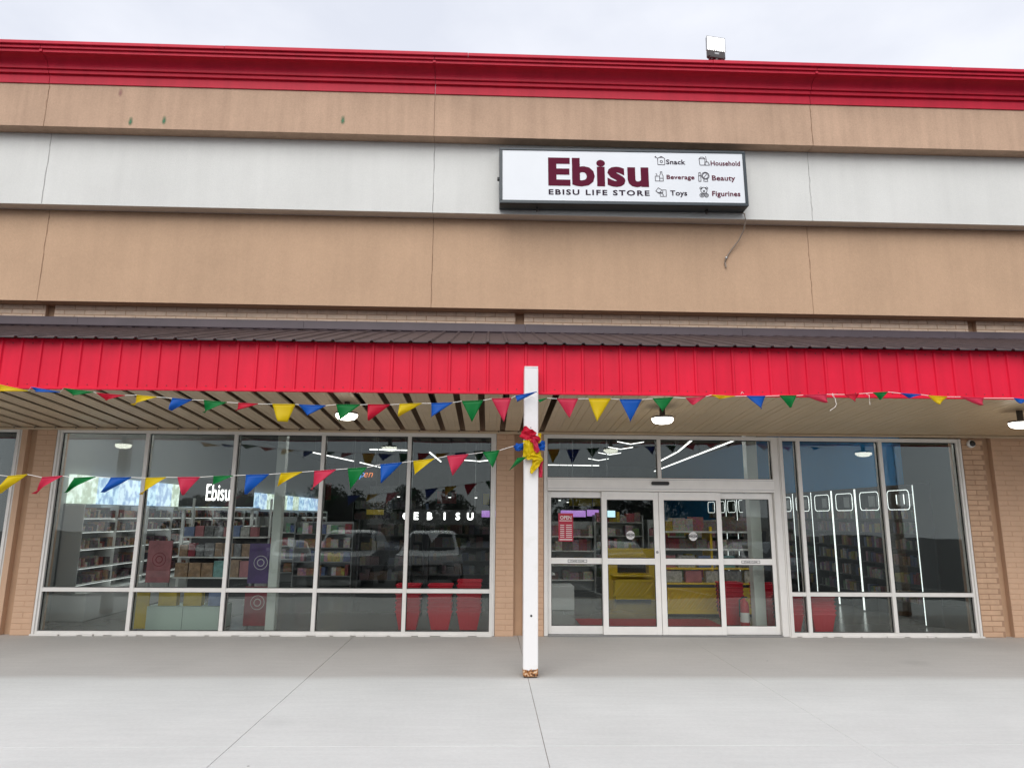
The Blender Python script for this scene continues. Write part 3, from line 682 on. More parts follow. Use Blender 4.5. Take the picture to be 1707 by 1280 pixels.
# lettering on the doors
def stand_clear(leaf_, x0, x1, y):
    s = MB(); s.m = 0; s.box(x0, x1, y - .002, y - .0002, 1.004, 1.048)
    s.m = 1; s.stroke([(x0 + .004, 1.008), (x1 - .004, 1.008), (x1 - .004, 1.044), (x0 + .004, 1.044)], .005, y - .0022, .0006, True)
    s.text('STAND CLEAR', (x0 + x1) / 2, 1.015, y - .0022, width=(x1 - x0) * .72, h=.022, bold=.012, d=.0006, align='C')
    s.build('rail_label', ['sticker_white', 'black'], leaf_)
stand_clear(L1, 1.15, 1.43, .055); stand_clear(L4, 3.68, 3.955, .055)
def caution(leaf_, x, z, y):
    s = MB(); s.lathe([(.062, -.0015), (.062, 0)], x, y, 32, 'y', z)
    s.m = 1; s.box(x - .058, x + .058, y - .0026, y - .0017, z - .014, z + .018)
    s.text('CAUTION', x, z + .026, y - .0022, width=.075, h=.015, bold=.01, d=.0006, align='C'); s.text('DOOR', x, z - .038, y - .0022, width=.055, h=.016, bold=.01, d=.0006, align='C')
    s.m = 0; s.text('AUTOMATIC', x, z - .005, y - .0026, width=.1, h=.015, bold=.008, d=.0008, align='C')
    s.build('door_decal', ['sticker_white', 'black'], leaf_)
caution(L2, 2.06, 1.395, .0138); caution(L3, 2.975, 1.385, .0138)
s = MB(); y = .0735
s.box(1.02, 1.235, y - .002, y - .0002, 1.30, 1.70)
s.m = 1
s.text('OPEN', 1.128, 1.615, y - .002, width=.165, h=.05, bold=.02, d=.0008, align='C'); s.text('welcome we are', 1.128, 1.676, y - .002, width=.15, h=.012, bold=.005, d=.0008, align='C') if False else None
s.box(1.035, 1.22, y - .0028, y - .0021, 1.588, 1.598)
for i in range(7):
    z = 1.525 - i * .028
    s.box(1.045, 1.105, y - .0028, y - .0021, z, z + .010); s.box(1.13, 1.215, y - .0028, y - .0021, z, z + .010)
s.box(1.035, 1.22, y - .0028, y - .0021, 1.318, 1.332)
s.build('opening_hours_sticker', ['sticker_red', 'sticker_white'], L1)
MB().lathe([(.016, -.006), (.02, -.003), (.02, 0)], 2.44, -.005, 16, 'y', 1.16).build('lock_cylinder', 'steel', L2)
FLAGS = {
"UL": [('Y',-2.62,-5.353,3.011,-4.993,2.937,-5.283,2.926),('B',-2.62,-4.967,2.980,-4.655,2.928,-4.903,2.925),('G',-2.62,-4.622,2.972,-4.299,2.933,-4.504,2.891),('R',-2.62,-4.265,2.923,-3.962,2.901,-4.161,2.849),('Y',-2.62,-3.835,2.906,-3.622,2.889,-3.862,2.801),('B',-2.62,-3.454,2.878,-3.240,2.862,-3.460,2.747),('G',-2.62,-3.111,2.859,-2.864,2.840,-3.099,2.725),('R',-2.62,-2.741,2.835,-2.528,2.828,-2.747,2.749),('Y',-2.62,-2.372,2.827,-2.126,2.827,-2.242,2.637),('B',-2.62,-2.087,2.824,-1.794,2.818,-1.982,2.706),('G',-2.62,-1.681,2.831,-1.424,2.833,-1.635,2.651),('R',-2.62,-1.339,2.836,-1.097,2.837,-1.324,2.662),('Y',-2.62,-0.993,2.845,-0.750,2.857,-1.000,2.712),('B',-2.62,-0.645,2.858,-0.411,2.870,-0.641,2.703),('G',-2.62,-0.311,2.887,-0.076,2.899,-0.196,2.662),('P',-2.62,0.017,2.919,0.234,2.928,0.155,2.662),('B',-2.62,0.280,2.953,0.514,3.004,0.296,2.890)],
"UR": [('G',-2.62,0.531,2.912,0.631,2.934,0.544,2.885),('P',-2.61,0.741,2.930,0.976,2.933,0.880,2.723),('Y',-2.60,1.094,2.937,1.343,2.941,1.182,2.678),('B',-2.58,1.446,2.936,1.694,2.939,1.559,2.685),('G',-2.57,1.822,2.952,2.053,2.969,1.925,2.804),('P',-2.55,2.200,2.967,2.426,2.987,2.285,2.893),('Y',-2.54,2.499,3.008,2.766,2.997,2.593,2.968),('B',-2.52,2.907,3.005,3.122,3.008,3.060,2.860),('G',-2.50,3.294,3.019,3.489,3.022,3.418,2.888),('P',-2.49,3.574,3.031,3.846,3.044,3.829,2.946),('R',-2.48,4.061,3.046,4.228,3.057,4.166,2.964),('G',-2.48,4.396,3.071,4.568,3.083,4.483,2.998),('B',-2.48,4.719,3.069,4.954,3.058,4.830,3.021),('Y',-2.48,5.040,3.047,5.259,3.036,5.152,2.945),('P',-2.48,5.417,3.038,5.688,3.026,5.645,2.941),('B',-2.48,6.046,3.031,6.221,3.012,6.109,2.968)],
"LL": [('Y',-2.62,-5.077,2.022,-4.875,2.042,-5.144,1.846),('P',-2.62,-4.722,2.012,-4.509,2.031,-4.785,1.843),('G',-2.62,-4.389,2.009,-4.167,2.024,-4.466,1.860),('B',-2.62,-4.010,2.015,-3.795,2.021,-4.060,1.864),('Y',-2.62,-3.644,2.016,-3.431,2.025,-3.669,1.847),('P',-2.62,-3.311,2.026,-3.076,2.031,-3.239,1.844),('G',-2.62,-2.935,2.042,-2.727,2.050,-2.953,1.937),('B',-2.62,-2.595,2.058,-2.352,2.067,-2.579,1.858),('Y',-2.62,-2.230,2.078,-2.002,2.096,-2.257,1.947),('P',-2.62,-1.874,2.106,-1.645,2.125,-1.887,1.912),('G',-2.62,-1.519,2.136,-1.315,2.151,-1.484,1.916),('B',-2.62,-1.173,2.183,-0.942,2.207,-1.152,1.989),('Y',-2.62,-0.821,2.223,-0.596,2.252,-0.802,2.082),('P',-2.62,-0.459,2.282,-0.226,2.304,-0.393,2.076),('G',-2.62,-0.070,2.326,0.109,2.350,0.040,2.161),('B',-2.62,0.262,2.398,0.367,2.432,0.289,2.352),('G',-2.62,0.302,2.268,0.407,2.282,0.219,2.137)],
}

# ================================================================== posts, lamps, bunting, sign
def post(x, label):
    t = thing('canopy_post', label, 'post', (x, -2.438, 0), group='posts carrying the canopy')
    MB().box(-.0785, .0785, -.0785, .0785, .014, 3.30, c=.007).build('shaft', 'post_paint', t)
    MB().box(-.0775, .0775, -.0775, .0775, 3.302, 3.318, c=.004).build('cap', 'post_paint', t)
    MB().box(-.066, .066, -.066, .066, 0, .016).build('foot', 'joist', t)
    for z, r_ in ((.62, .012), (2.62, .006), (2.58, .004)):
        MB().lathe([(r_, -.0015), (r_, .004)], .005 if r_ > .01 else -.005, -.0785, 16, 'y', z).build('bolt_hole', 'black', t)
    return t
post(.4615, 'white square steel canopy post with rusted foot and tangled bunting')
post(-6.60, 'white canopy post beyond the left edge, seen only in reflection')
post(7.51, 'white canopy post beyond the right edge, seen only in reflection')

lamps = []
for i, (x, lb) in enumerate(((-1.74, 'lit round canopy lamp above the big window, behind the flags'), (2.13, 'lit round canopy lamp above the sliding doors'), (6.66, 'lit round canopy lamp cut off by the right edge'), (-6.3, 'lit round canopy lamp beyond the left edge, seen in reflection'))):
    y = -1.77; zt = sp(y) - .002
    t = thing('canopy_lamp', lb, 'lamp', (x, y, zt), group='round lamps under the canopy')
    if lamps:
        for ch in lamps[0].children: c = ch.copy(); COL.objects.link(c); c.parent = t
    else:
        MB().lathe([(.035, 0.0), (.035, -.125), (.13, -.132), (.135, -.145), (.13, -.155), (.115, -.156)], 0, 0, 32).build('lamp_housing', 'lamp_trim', t, True)
        MB().lathe([(.132, -.156), (.126, -.185), (.10, -.21), (.06, -.22), (.01, -.223)], 0, 0, 32).build('lamp_shade', 'lamp_glow', t, True)
    lamps.append(t)

FC = {'Y': 'foil_yellow', 'B': 'foil_blue', 'G': 'foil_green', 'R': 'foil_red', 'P': 'foil_pink'}
def flag(parent, spec, rn, blunt=0.0):
    k, y, ax, az_, bx, bz, tx, tz = spec
    mb = MB(); NU, NV = 6, 7; w_ = max(.12, math.hypot(bx - ax, bz - az_))
    A = Vector((ax, y, az_)); Bq = Vector((bx, y, bz)); T = Vector((tx, y, tz))
    sk = (tx - (ax + bx) / 2) / w_                                 # wind-blown flags curl forward
    ph = rn.uniform(0, 6); amp = .022 + .04 * min(1.2, abs(sk))
    for j in range(NV + 1):
        v = j / NV
        l = A.lerp(T + Vector((-.09 * blunt * 1.2, 0, 0)), v); r_ = Bq.lerp(T + Vector((.09 * blunt, 0, 0)), v)
        for i in range(NU + 1):
            u = i / NU; q = l.lerp(r_, u)
            q.y += -amp * v * math.sin(u * 3.2 + ph) - .02 * v * abs(sk) + .012 * v * math.sin(v * 5 + ph)
            q.z += -.012 * math.sin(math.pi * u) * (1 - v) * v + .006 * math.sin(4 * u + ph) * v * (1 - v)
            mb.v.append(tuple(q))
    for j in range(NV):
        for i in range(NU):
            a = j * (NU + 1) + i; mb.f.append((a, a + NU + 1, a + NU + 2, a + 1)); mb.mi.append(0)
    # folded hem over the cord
    o = mb.build('flag', FC[k], parent, True)
    h = MB(); d = (Bq - A); n_ = 4
    h.tube([A + d * (i / n_) + Vector((0, 0, .001)) for i in range(n_ + 1)], .0055, 6); h.build('hem', FC[k], o, True)
    sm = o.modifiers.new('film', 'SOLIDIFY'); sm.thickness = .0008
    return o
def bunting(name, label, key, start, end):
    t = thing(name, label, 'bunting', (.46, -2.54, 0), group='strings of pennant flags')
    t.location = (0, 0, 0)
    rn = random.Random(hash(key) % 100 if False else len(FLAGS[key]) + ord(key[0]) + ord(key[1]))
    pts = [start]
    specs = FLAGS[key] if key != 'LL' else FLAGS[key][:-1]
    for sp_ in specs:
        pts += [(sp_[2], sp_[1], sp_[3] + .003), (sp_[4], sp_[1], sp_[5] + .003)]
    pts.append(end)
    MB().tube(pts, .0035, 6).build('cord', 'cord_white', t)
    for i, sp_ in enumerate(FLAGS[key]): flag(t, sp_, rn, .5 if (key == 'UL' and i == 8) else 0.0)
    return t
bunting('bunting', 'upper string of pennants from the post along the fascia, left half', 'UL', (-7.2, -2.60, 3.35), (.54, -2.53, 3.0))
ur = bunting('bunting', 'string of pennants right of the post, tied along the fascia edge', 'UR', (.40, -2.53, 2.99), (7.2, -2.46, 3.02))
ll = bunting('bunting', 'lower string of pennants sagging in front of the wide window', 'LL', (-7.0, -2.62, 2.22), (.40, -2.53, 2.45))
# loose cord ends
for pts in ([(3.915, -2.49, 3.06), (3.93, -2.50, 3.03), (3.90, -2.50, 3.045), (3.935, -2.50, 3.0), (3.94, -2.51, 2.93), (3.925, -2.51, 2.90), (3.86, -2.51, 2.855)], [(4.31, -2.49, 3.055), (4.335, -2.50, 3.045), (4.335, -2.50, 2.93)], [(2.84, -2.53, 3.03), (2.85, -2.54, 3.055), (2.865, -2.54, 3.035)]):
    MB().tube(pts, .0035, 6).build('cord_end', 'cord_white', ur)
# crumpled pennants wound round the post
def crumple(parent, name, mt, cx, cz, w_, h_, seed, y=-2.56, tilt=0.0, taper=0.0):
    rn = random.Random(seed); mb = MB(); NU = NV = 7
    for j in range(NV + 1):
        for i in range(NU + 1):
            u, v = i / NU - .5, j / NV - .5
            ww = w_ * (1 - taper * (.5 - v))
            xx = u * ww; zz = v * h_
            xr = xx * math.cos(tilt) - zz * math.sin(tilt); zr = xx * math.sin(tilt) + zz * math.cos(tilt)
            mb.v.append((cx + xr + rn.uniform(-.008, .008), y - .025 * (1 - (2 * u) ** 2) + rn.uniform(-.03, .02), cz + zr + rn.uniform(-.008, .008)))
    for j in range(NV):
        for i in range(NU):
            a = j * (NU + 1) + i; mb.f.append((a, a + 1, a + NU + 2, a + NU + 1)); mb.mi.append(0)
    o = mb.build(name, mt, parent, True); ss = o.modifiers.new('soft', 'SUBSURF'); ss.levels = 1; ss.render_levels = 2; sm = o.modifiers.new('film', 'SOLIDIFY'); sm.thickness = .001
    return o
kn = thing('flag_bundle', 'knot of crumpled red, yellow and blue pennants tied round the post', 'flags', (.46, -2.53, 2.2)); kn.location = (0, 0, 0)
crumple(kn, 'flag', 'foil_red', .425, 2.535, .15, .13, 1, tilt=-.5)
crumple(kn, 'flag', 'foil_red', .485, 2.485, .13, .09, 2, tilt=-.5, y=-2.575)
crumple(kn, 'flag', 'foil_yellow', .43, 2.37, .12, .20, 3, y=-2.565)
crumple(kn, 'flag', 'foil_yellow', .49, 2.30, .16, .09, 4, y=-2.57)
crumple(kn, 'flag', 'foil_yellow', .50, 2.20, .12, .20, 5, tilt=-.45, taper=.7)
crumple(kn, 'flag', 'foil_blue', .575, 2.42, .08, .11, 6, y=-2.50)
crumple(kn, 'flag', 'foil_blue', .335, 2.40, .09, .08, 7, y=-2.52)
crumple(kn, 'flag', 'foil_pink', .505, 2.42, .05, .17, 8, y=-2.58, tilt=.25)
crumple(kn, 'flag', 'foil_pink', .57, 2.17, .04, .20, 9, y=-2.49)
crumple(kn, 'flag', 'foil_yellow', .555, 2.50, .04, .12, 10, y=-2.49)
for z in (2.44, 2.31): MB().tube([(.46 + .088 * math.cos(a), -2.438 - .088 * math.sin(a) * 1.05, z + .006 * math.sin(3 * a)) for a in [i * math.pi / 10 for i in range(21)]], .004, 6).build('cord', 'cord_white', kn)

# shop sign (a light box; the cartoon figure of the original is left out)
sg = thing('shop_sign', 'dark framed light-box sign reading Ebisu on white', 'sign', (1.96, -.40, 6.66))
sg.rotation_euler = (0, -R(.55), 0)
W2, H2, DP = 1.868, .447, .245
fy0 = -DP                                                          # local: face towards -y
s = MB(); s.box(-W2, W2, fy0 + .02, -.006, -H2, H2, c=.006); s.build('case', 'sign_frame', sg)
for nm, a in (('frame_bar', (-W2, W2, H2 - .038, H2)), ('frame_bar', (-W2, W2, -H2, -H2 + .05)), ('frame_bar', (-W2, -W2 + .045, -H2 + .05, H2 - .038)), ('frame_bar', (W2 - .045, W2, -H2 + .05, H2 - .038))):
    MB().box(a[0], a[1], fy0 - .004, fy0 + .019, a[2], a[3], c=.004).build(nm, 'sign_frame', sg)
face = B(-W2 + .046, W2 - .046, fy0 + .008, fy0 + .018, -H2 + .051, H2 - .039).build('face', 'sign_white', sg)
fyf = fy0 + .0078
OX, OZ = 1.96, 6.66
def T(x0, x1, z0, h, text_, mt, bold, nm='lettering', sp_=1.0):
    MB().text(text_, x0 - OX, z0 - OZ, fyf, h=h, width=x1 - x0, bold=bold, d=.003, space=sp_).build(nm, mt, face)
T(.822, 2.335, 6.525, .432, 'Ebisu', 'sign_maroon', .040, sp_=1.06)
T(.826, 2.338, 6.362, .083, 'EBISU LIFE STORE', 'sign_ink', .03, sp_=1.25)
for tx, a, b_, z, h in (('Snack', 2.61, 2.905, 6.878, .076), ('Household', 3.29, 3.74, 6.868, .076), ('Beverage', 2.607, 3.03, 6.636, .068), ('Beauty', 3.297, 3.652, 6.625, .080), ('Toys', 2.65, 2.906, 6.372, .080), ('Figurines', 3.285, 3.713, 6.372, .080)):
    T(a, b_, z, h, tx, 'sign_ink' if tx in ('Snack', 'Toys') else 'sign_maroon', .024, sp_=1.05)
def icon(polys, cx, cz, s_):
    mb = MB()
    for p, cl in polys: mb.stroke([(cx - OX + x * s_, cz - OZ + z * s_) for x, z in p], .0085, fyf, .003, cl)
    mb.build('pictogram', 'sign_ink', face)
circ = lambda x, z, r_, n=14, a0=0, a1=2 * math.pi: [(x + r_ * math.cos(a0 + (a1 - a0) * i / n), z + r_ * math.sin(a0 + (a1 - a0) * i / n)) for i in range(n + 1)]
icon([([(-.32, -.5), (.5, -.5), (.5, .3), (.3, .42), (-.1, .42), (-.32, .3)], True), (circ(.1, -.1, .14), False), ([(-.32, .3), (-.62, .5)], False), ([(-.1, .42), (.1, .55), (.3, .42)], False), ([(-.5, .55), (-.62, .5), (-.58, .38)], False)], 2.525, 6.932, .13)
icon([([(-.5, .3), (-.42, -.5), (.15, -.5), (.2, .3)], True), ([(-.5, .3), (-.3, .5), (.0, .5), (.2, .3)], False), ([(.3, .6), (.38, -.1)], False), ([(.2, -.1), (.55, -.1), (.7, -.5), (.2, -.5)], True)], 3.18, 6.935, .13)
icon([([(-.5, -.55), (.0, -.55), (.0, .05), (-.5, .05)], True), ([(-.3, .05), (-.3, .3), (-.42, .36)], False), ([(.0, -.55), (.42, -.55), (.42, .1), (.3, .35), (.3, .6), (.12, .6), (.12, .35), (.0, .15)], False), ([(.0, -.2), (.42, -.2)], False)], 2.50, 6.672, .13)
icon([(circ(.2, .1, .45), False), (circ(.2, .1, .34), False), ([(.02, -.1), (.35, .28)], False), ([(.0, -.36), (-.02, -.6), (.45, -.6), (.42, -.36)], False), ([(-.6, -.6), (-.34, -.6), (-.34, .1), (-.6, .1)], True), ([(-.56, .1), (-.56, .45), (-.38, .52), (-.38, .1)], False)], 3.172, 6.684, .13)
icon([([(-.1, -.55), (.6, -.55), (.6, .25), (.2, .25), (.2, -.1), (-.1, -.1)], True), ([(-.1, -.1), (.25, -.3), (.25, -.55)], False), ([(-.6, .1), (-.3, .5), (.1, .25), (-.05, .0), (-.3, -.1)], True), ([(-.4, -.1), (-.1, -.25)], False)], 2.512, 6.425, .13)
icon([(circ(0, .22, .36), False), (circ(-.32, .48, .13), False), (circ(.32, .48, .13), False), (circ(0, .12, .1, 8), False), (circ(-.25, -.36, .23), False), (circ(.25, -.36, .23), False), (circ(-.25, -.36, .1, 8), False), (circ(.25, -.36, .1, 8), False)], 3.163, 6.43, .135)
for x in (-1.30, 1.28): MB().box(x - .012, x + .012, -.12, -.05, -H2 - .045, -H2 + .003, c=.003).build('bracket', 'black', sg)
MB().box(-W2 - .03, -W2 + .003, -.16, -.10, -.03, .01, c=.003).build('bracket', 'black', sg)
MB().box(W2 - .003, W2 + .018, -.16, -.08, -.12, .02, c=.003).build('bracket', 'cam_white', sg)
cb = thing('sign_cable', 'loose brown cable hanging below the right end of the sign', 'cable', (3.82, -.36, 6.2)); cb.location = (0, 0, 0)
pts = [(3.78, -.42, 6.24), (3.835, -.45, 6.20), (3.85, -.44, 6.10), (3.845, -.36, 5.98), (3.79, -.28, 5.84), (3.68, -.24, 5.70), (3.60, -.225, 5.58), (3.575, -.222, 5.50)]
MB().tube(pts, .011, 8).build('sheath', 'conduit', cb, True)
MB().tube([(3.602, -.225, 5.585), (3.598, -.225, 5.565)], .02, 8).build('clamp', 'steel', cb)
MB().tube([(3.575, -.222, 5.50), (3.585, -.222, 5.455), (3.588, -.222, 5.42)], .012, 8).build('plug', 'conduit', cb)

# flood light on the parapet
fl = thing('flood_light', 'lit white flood light standing on the red parapet', 'lamp', (3.40, -.80, 8.50)); fl.rotation_euler = (0, R(4), R(5))
MB().tube([(0, 0, 0), (0, 0, .09)], .035, 12).build('stem', 'flood_body', fl)
s = MB(); s.box(-.115, .115, -.04, .04, .06, .09, c=.008); s.box(-.09, -.075, -.03, .03, .035, .06); s.box(.075, .09, -.03, .03, .035, .06); s.build('bracket', 'flood_body', fl)
tl = Matrix.Translation((0, 0, .10)) @ Matrix.Rotation(R(-8), 4, 'X')
MB().box(-.145, .145, -.02, .05, -.02, .125, c=.02, M=tl).build('driver_housing', 'flood_body', fl)
MB().box(-.150, .150, .0, .045, .115, .395, c=.015, M=tl).build('back_shell', 'steel', fl)
s = MB()
for q in ((-.150, -.137, .125, .38), (.137, .150, .125, .38), (-.150, .150, .38, .395)): s.box(q[0], q[1], -.012, .001, q[2], q[3], M=tl)
s.build('rim', 'steel', fl)
MB().box(-.136, .136, -.008, -.001, .128, .379, M=tl).build('led_panel', 'flood_glow', fl)
s = MB()
for i in range(9): s.box(-.125 + i * .029, -.113 + i * .029, -.026, -.012, .10, .150, M=tl)
s.build('fin', 'flood_body', fl)
MB().box(-.035, .035, -.0225, -.0202, .04, .075, M=tl).build('rating_plate', 'steel', fl)

# dome security camera
sc2 = thing('security_camera', 'white dome security camera on the brick right of the window', 'camera', (7.245, 0, 2.775))
MB().lathe([(.058, 0), (.060, -.03), (.056, -.05), (.046, -.058)], 0, 0, 24, 'y').build('housing', 'cam_white', sc2, True)
MB().lathe([(.044, -.0585), (.038, -.075), (.022, -.088), (.004, -.092)], 0, 0, 24, 'y').build('dome', 'black', sc2, True)

# ================================================================== inside the shop
# left wall: white cosmetic shelving under a row of light boxes
def goods_row(mb, x0, x1, y0, y1, z, hmin, hmax, wmin, wmax, rn, along='x', fill=.92, gap=.004):
    p, e = (x0, x1) if along == 'x' else (y0, y1)
    while p < e - wmin:
        l = rn.uniform(wmin, wmax); h = rn.uniform(hmin, hmax)
        if rn.random() < fill:
            j = rn.uniform(0, .03)
            if along == 'x': mb.box(p, min(p + l, e), y0 + j, y1, z, z + h)
            else: mb.box(x0, x1 - j, p, min(p + l, e), z, z + h)
        p += l + gap
rn = random.Random(11)
gm = MB()
LBX = ['lightbox_green', 'lightbox_blue', 'lightbox_text']
for u in range(8):
    y0 = 1.25 + u * 2.1; y1 = y0 + 2.06
    t = thing('wall_shelving', 'white cosmetics shelving on the left wall, %s' % ['nearest the window', 'second from the window', 'third from the window', 'fourth from the window', 'fifth from the window', 'sixth from the window', 'seventh from the window', 'farthest from the window'][u], 'shelving', (-6.78, y0, 0), group='shelving along the left wall')
    lx = lambda a, b_, c_, d_, e, f_, c=0.0: MB().box(a, b_, c_, d_, e, f_, c=c)
    lx(.0, .03, 0, 2.06, .42, 1.80).build('back_panel', 'shelf_metal', t)
    lx(.0, .52, .01, 2.05, 0, .42, .006).build('base_cabinet', 'shelf_white', t)
    for z in (.55, .80, 1.09, 1.36, 1.58):
        lx(.03, .36 if z < 1.2 else .30, .02, 2.04, z - .02, z, .004).build('shelf', 'shelf_white', t)
        lx(.31 if z < 1.2 else .25, .355 if z < 1.2 else .295, .03, 2.03, z - .026, z - .021).build('shelf_light', 'shelf_glow', t)
    for yy in (.0, 1.02, 2.045):
        lx(.0, .34, yy, yy + .015, .42, 1.78, .004).build('end_panel', 'shelf_white', t)
    for k in range(3):
        lx(.02, .12, .02 + k * .68, .02 + (k + 1) * .68 - .015, 1.80, 2.26).build('light_box', LBX[(k + u) % 3], t)
    for z in (.55, .80, 1.09, 1.36, 1.58):
        goods_row(gm, -6.74, -6.46, y0 + .05, y1 - .05, z, .05, .16, .025, .07, rn, 'y', .8, .012)
tag(gm.build('cosmetic_goods', 'goods_cosmetic'), 'rows of small dark cosmetics packed on the left wall shelves', 'goods', kind='stuff')

# right wall: dark bays edged with light strips
gm = MB()
def round_frame(mb, y0, y1, z0, z1, r_, x, t_=.018):
    pts = []
    for cy, cz, a0 in ((y1 - r_, z1 - r_, 0), (y0 + r_, z1 - r_, 90), (y0 + r_, z0 + r_, 180), (y1 - r_, z0 + r_, 270)):
        for i in range(6): a = R(a0 + i * 18); pts.append((x, cy + r_ * math.cos(a), cz + r_ * math.sin(a)))
    pts.append(pts[0]); mb.tube(pts, t_ / 2, 6, cap=False)
ORD = ['nearest the window', 'second from the window', 'third from the window', 'fourth from the window', 'fifth from the window', 'sixth from the window', 'seventh from the window', 'eighth from the window', 'ninth from the window', 'tenth from the window', 'eleventh from the window', 'twelfth from the window']
BY = .895
for u in range(12):
    y0 = .95 + u * BY
    t = thing('display_bay', 'black display bay with glowing square on the right wall, %s' % ORD[u], 'shelving', (6.9, y0, 0), group='lit display bays along the right wall')
    MB().box(.25, .28, .0, BY - .004, 0, 2.24).build('back_panel', 'int_dark', t)
    for yy in ((.0, .032) if u in (2, 3, 8) else (.01,)): MB().box(-.012, -.002, yy, yy + .006, .02, 2.2).build('light_strip', 'led', t)
    MB().box(.0, .25, 0, .045, 0, 2.22).build('side_panel', 'shelf_dark', t)
    for k, z in enumerate((.32, .62, .90, 1.16, 1.42, 1.66)):
        MB().box(.02, .25, .05, BY - .02, z - .02, z).build('shelf', 'shelf_dark', t)
        goods_row(gm, 6.94, 7.12, y0 + .06, y0 + BY - .05, z, .13, .19, .05, .09, rn, 'y', .9, .012)
    s = MB(); round_frame(s, .13, .13 + .62, 1.81, 2.13, .07, -.006, .011); s.build('light_frame', 'led', t)
    s = MB()
    for q in (.30, .56): s.lathe([(.11, 0), (.10, -.012)], 0, 0, 16, 'y') if False else s.box(.10, .12, q - .10, q + .10, 1.87, 2.07, c=.008)
    s.build('lens_panel', 'shelf_metal', t)
    if u < 1:
        for q in (.27, .48): MB().box(-.008, .0, q, q + .014, 1.90, 2.06).build('light_bar', 'led', t)
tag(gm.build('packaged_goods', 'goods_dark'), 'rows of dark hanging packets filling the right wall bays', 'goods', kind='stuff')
t = thing('lit_cabinet', 'tall shelf cabinet outlined by a bright light strip behind the narrow pane', 'cabinet', (6.5, 6.2, 0))
MB().box(-.3, .3, .02, .5, 0, 2.5).build('carcass', 'int_dark', t)
for a in ((-.31, -.29, 0, .02, 0.1, 2.52), (.29, .31, 0, .02, .1, 2.52), (-.31, .31, 0, .02, 2.50, 2.525)): MB().box(*a).build('light_strip', 'led', t)

# columns
def column(x, y, w_, label):
    t = MB().box(-w_ / 2, w_ / 2, -w_ / 2, w_ / 2, 0, 3.75, c=.006).build('column', 'column_white'); t.location = (x, y, 0); tag(t, label, 'column')
column(-3.14, .46, .13, 'white square column inside behind the third pane of the wide window')
column(4.09, .56, .165, 'white square column inside behind the right door leaf')
column(6.55, .72, .16, 'pale column inside at the right end of the right window') if False else None

# ceiling lights
def chevron(x, y, label):
    t = thing('chevron_light', label, 'lamp', (x, y, 3.2), group='chevron ceiling lights')
    s = MB()
    for a, b_ in (((-.29, .05), (0, 0)), ((0, 0), (.29, .05))):
        s.tube([(a[0], 0, a[1]), (b_[0], 0, b_[1])], .008, 6)
    s.build('diffuser', 'led_ceiling', t)
    s = MB()
    for xx in (-.25, .25): s.tube([(xx, 0, .05), (xx, 0, .55)], .002, 4)
    s.build('suspension_wire', 'steel', t)
CH = ['first', 'second', 'third', 'fourth', 'fifth', 'sixth', 'seventh']
for i, y in enumerate((3.64, 4.6, 5.75, 7.2, 9.0)): chevron(3.05, y, 'white chevron ceiling light seen through the left transom, %s from the front' % CH[i])
def strip(x0, y0, x1, y1, label, z=3.2):
    t = thing('linear_light', label, 'lamp', (x0, y0, z), group='straight ceiling light strips')
    d = Vector((x1 - x0, y1 - y0, 0)); L_ = d.length; t.rotation_euler = (0, 0, math.atan2(d.y, d.x))
    MB().box(0, L_, -.013, .013, 0, .02).build('diffuser', 'led_ceiling', t)
    MB().box(0, L_, -.018, .018, .021, .06).build('housing', 'lamp_trim', t)
    s = MB()
    for q in (.1, L_ - .1): s.tube([(q, 0, .06), (q, 0, .55)], .003, 4)
    s.build('suspension_wire', 'steel', t)
for k, (yy, zz, xa, xb, lb) in enumerate(((1.15, 3.30, -6.3, -3.4, 'unseen fill light strip added over the window display, left end'), (1.15, 3.30, -2.9, 0.0, 'unseen fill light strip added over the stacked baskets'), (1.6, 3.30, 1.0, 3.9, 'unseen fill light strip added just inside the doors'), (1.15, 3.30, 4.4, 6.6, 'unseen fill light strip added over the right window'), (4.6, 3.66, -6.0, -3.0, 'unseen fill light strip added high over the middle racks, left'), (4.6, 3.66, 1.0, 4.0, 'unseen fill light strip added high over the yellow counter'))):  # strips out of view, added only to brighten the shop interior
    strip(xa, yy, xb, yy, lb, zz)
    for o in bpy.data.objects:
        if o.parent and o.parent.get('label') == lb and o.name.startswith('diffuser'): o.data.materials[0] = MATS['led_fill']
strip(4.15, 3.8, 4.55, 6.3, 'shorter slanting light strip behind the right transom'); strip(4.57, 6.5, 4.85, 9.5, 'slanting light strip farther back behind the right transom')
strip(5.0, 3.54, 5.7, 13.5, 'long slanting light strip behind the right transom')
strip(-4.5, 7.6, -4.0, 10.3, 'light strip crossing the mullion of the fourth pane'); strip(-3.9, 10.8, -3.4, 14.5, 'light strip behind the fourth pane, farther back')
strip(-1.5, 7.2, -1.42, 10.2, 'light strip behind the last pane of the wide window')
strip(-2.9, 6.6, -1.95, 6.7, 'light strip parallel to the window behind the fourth pane')
strip(-.75, 9.5, -.25, 9.9, 'short slanting light strip behind the last pane, left one'); strip(-.30, 9.9, .15, 9.3, 'short slanting light strip behind the last pane, right one')
strip(1.2, 11.0, 3.4, 11.1, 'light strip across the back seen through the left transom')
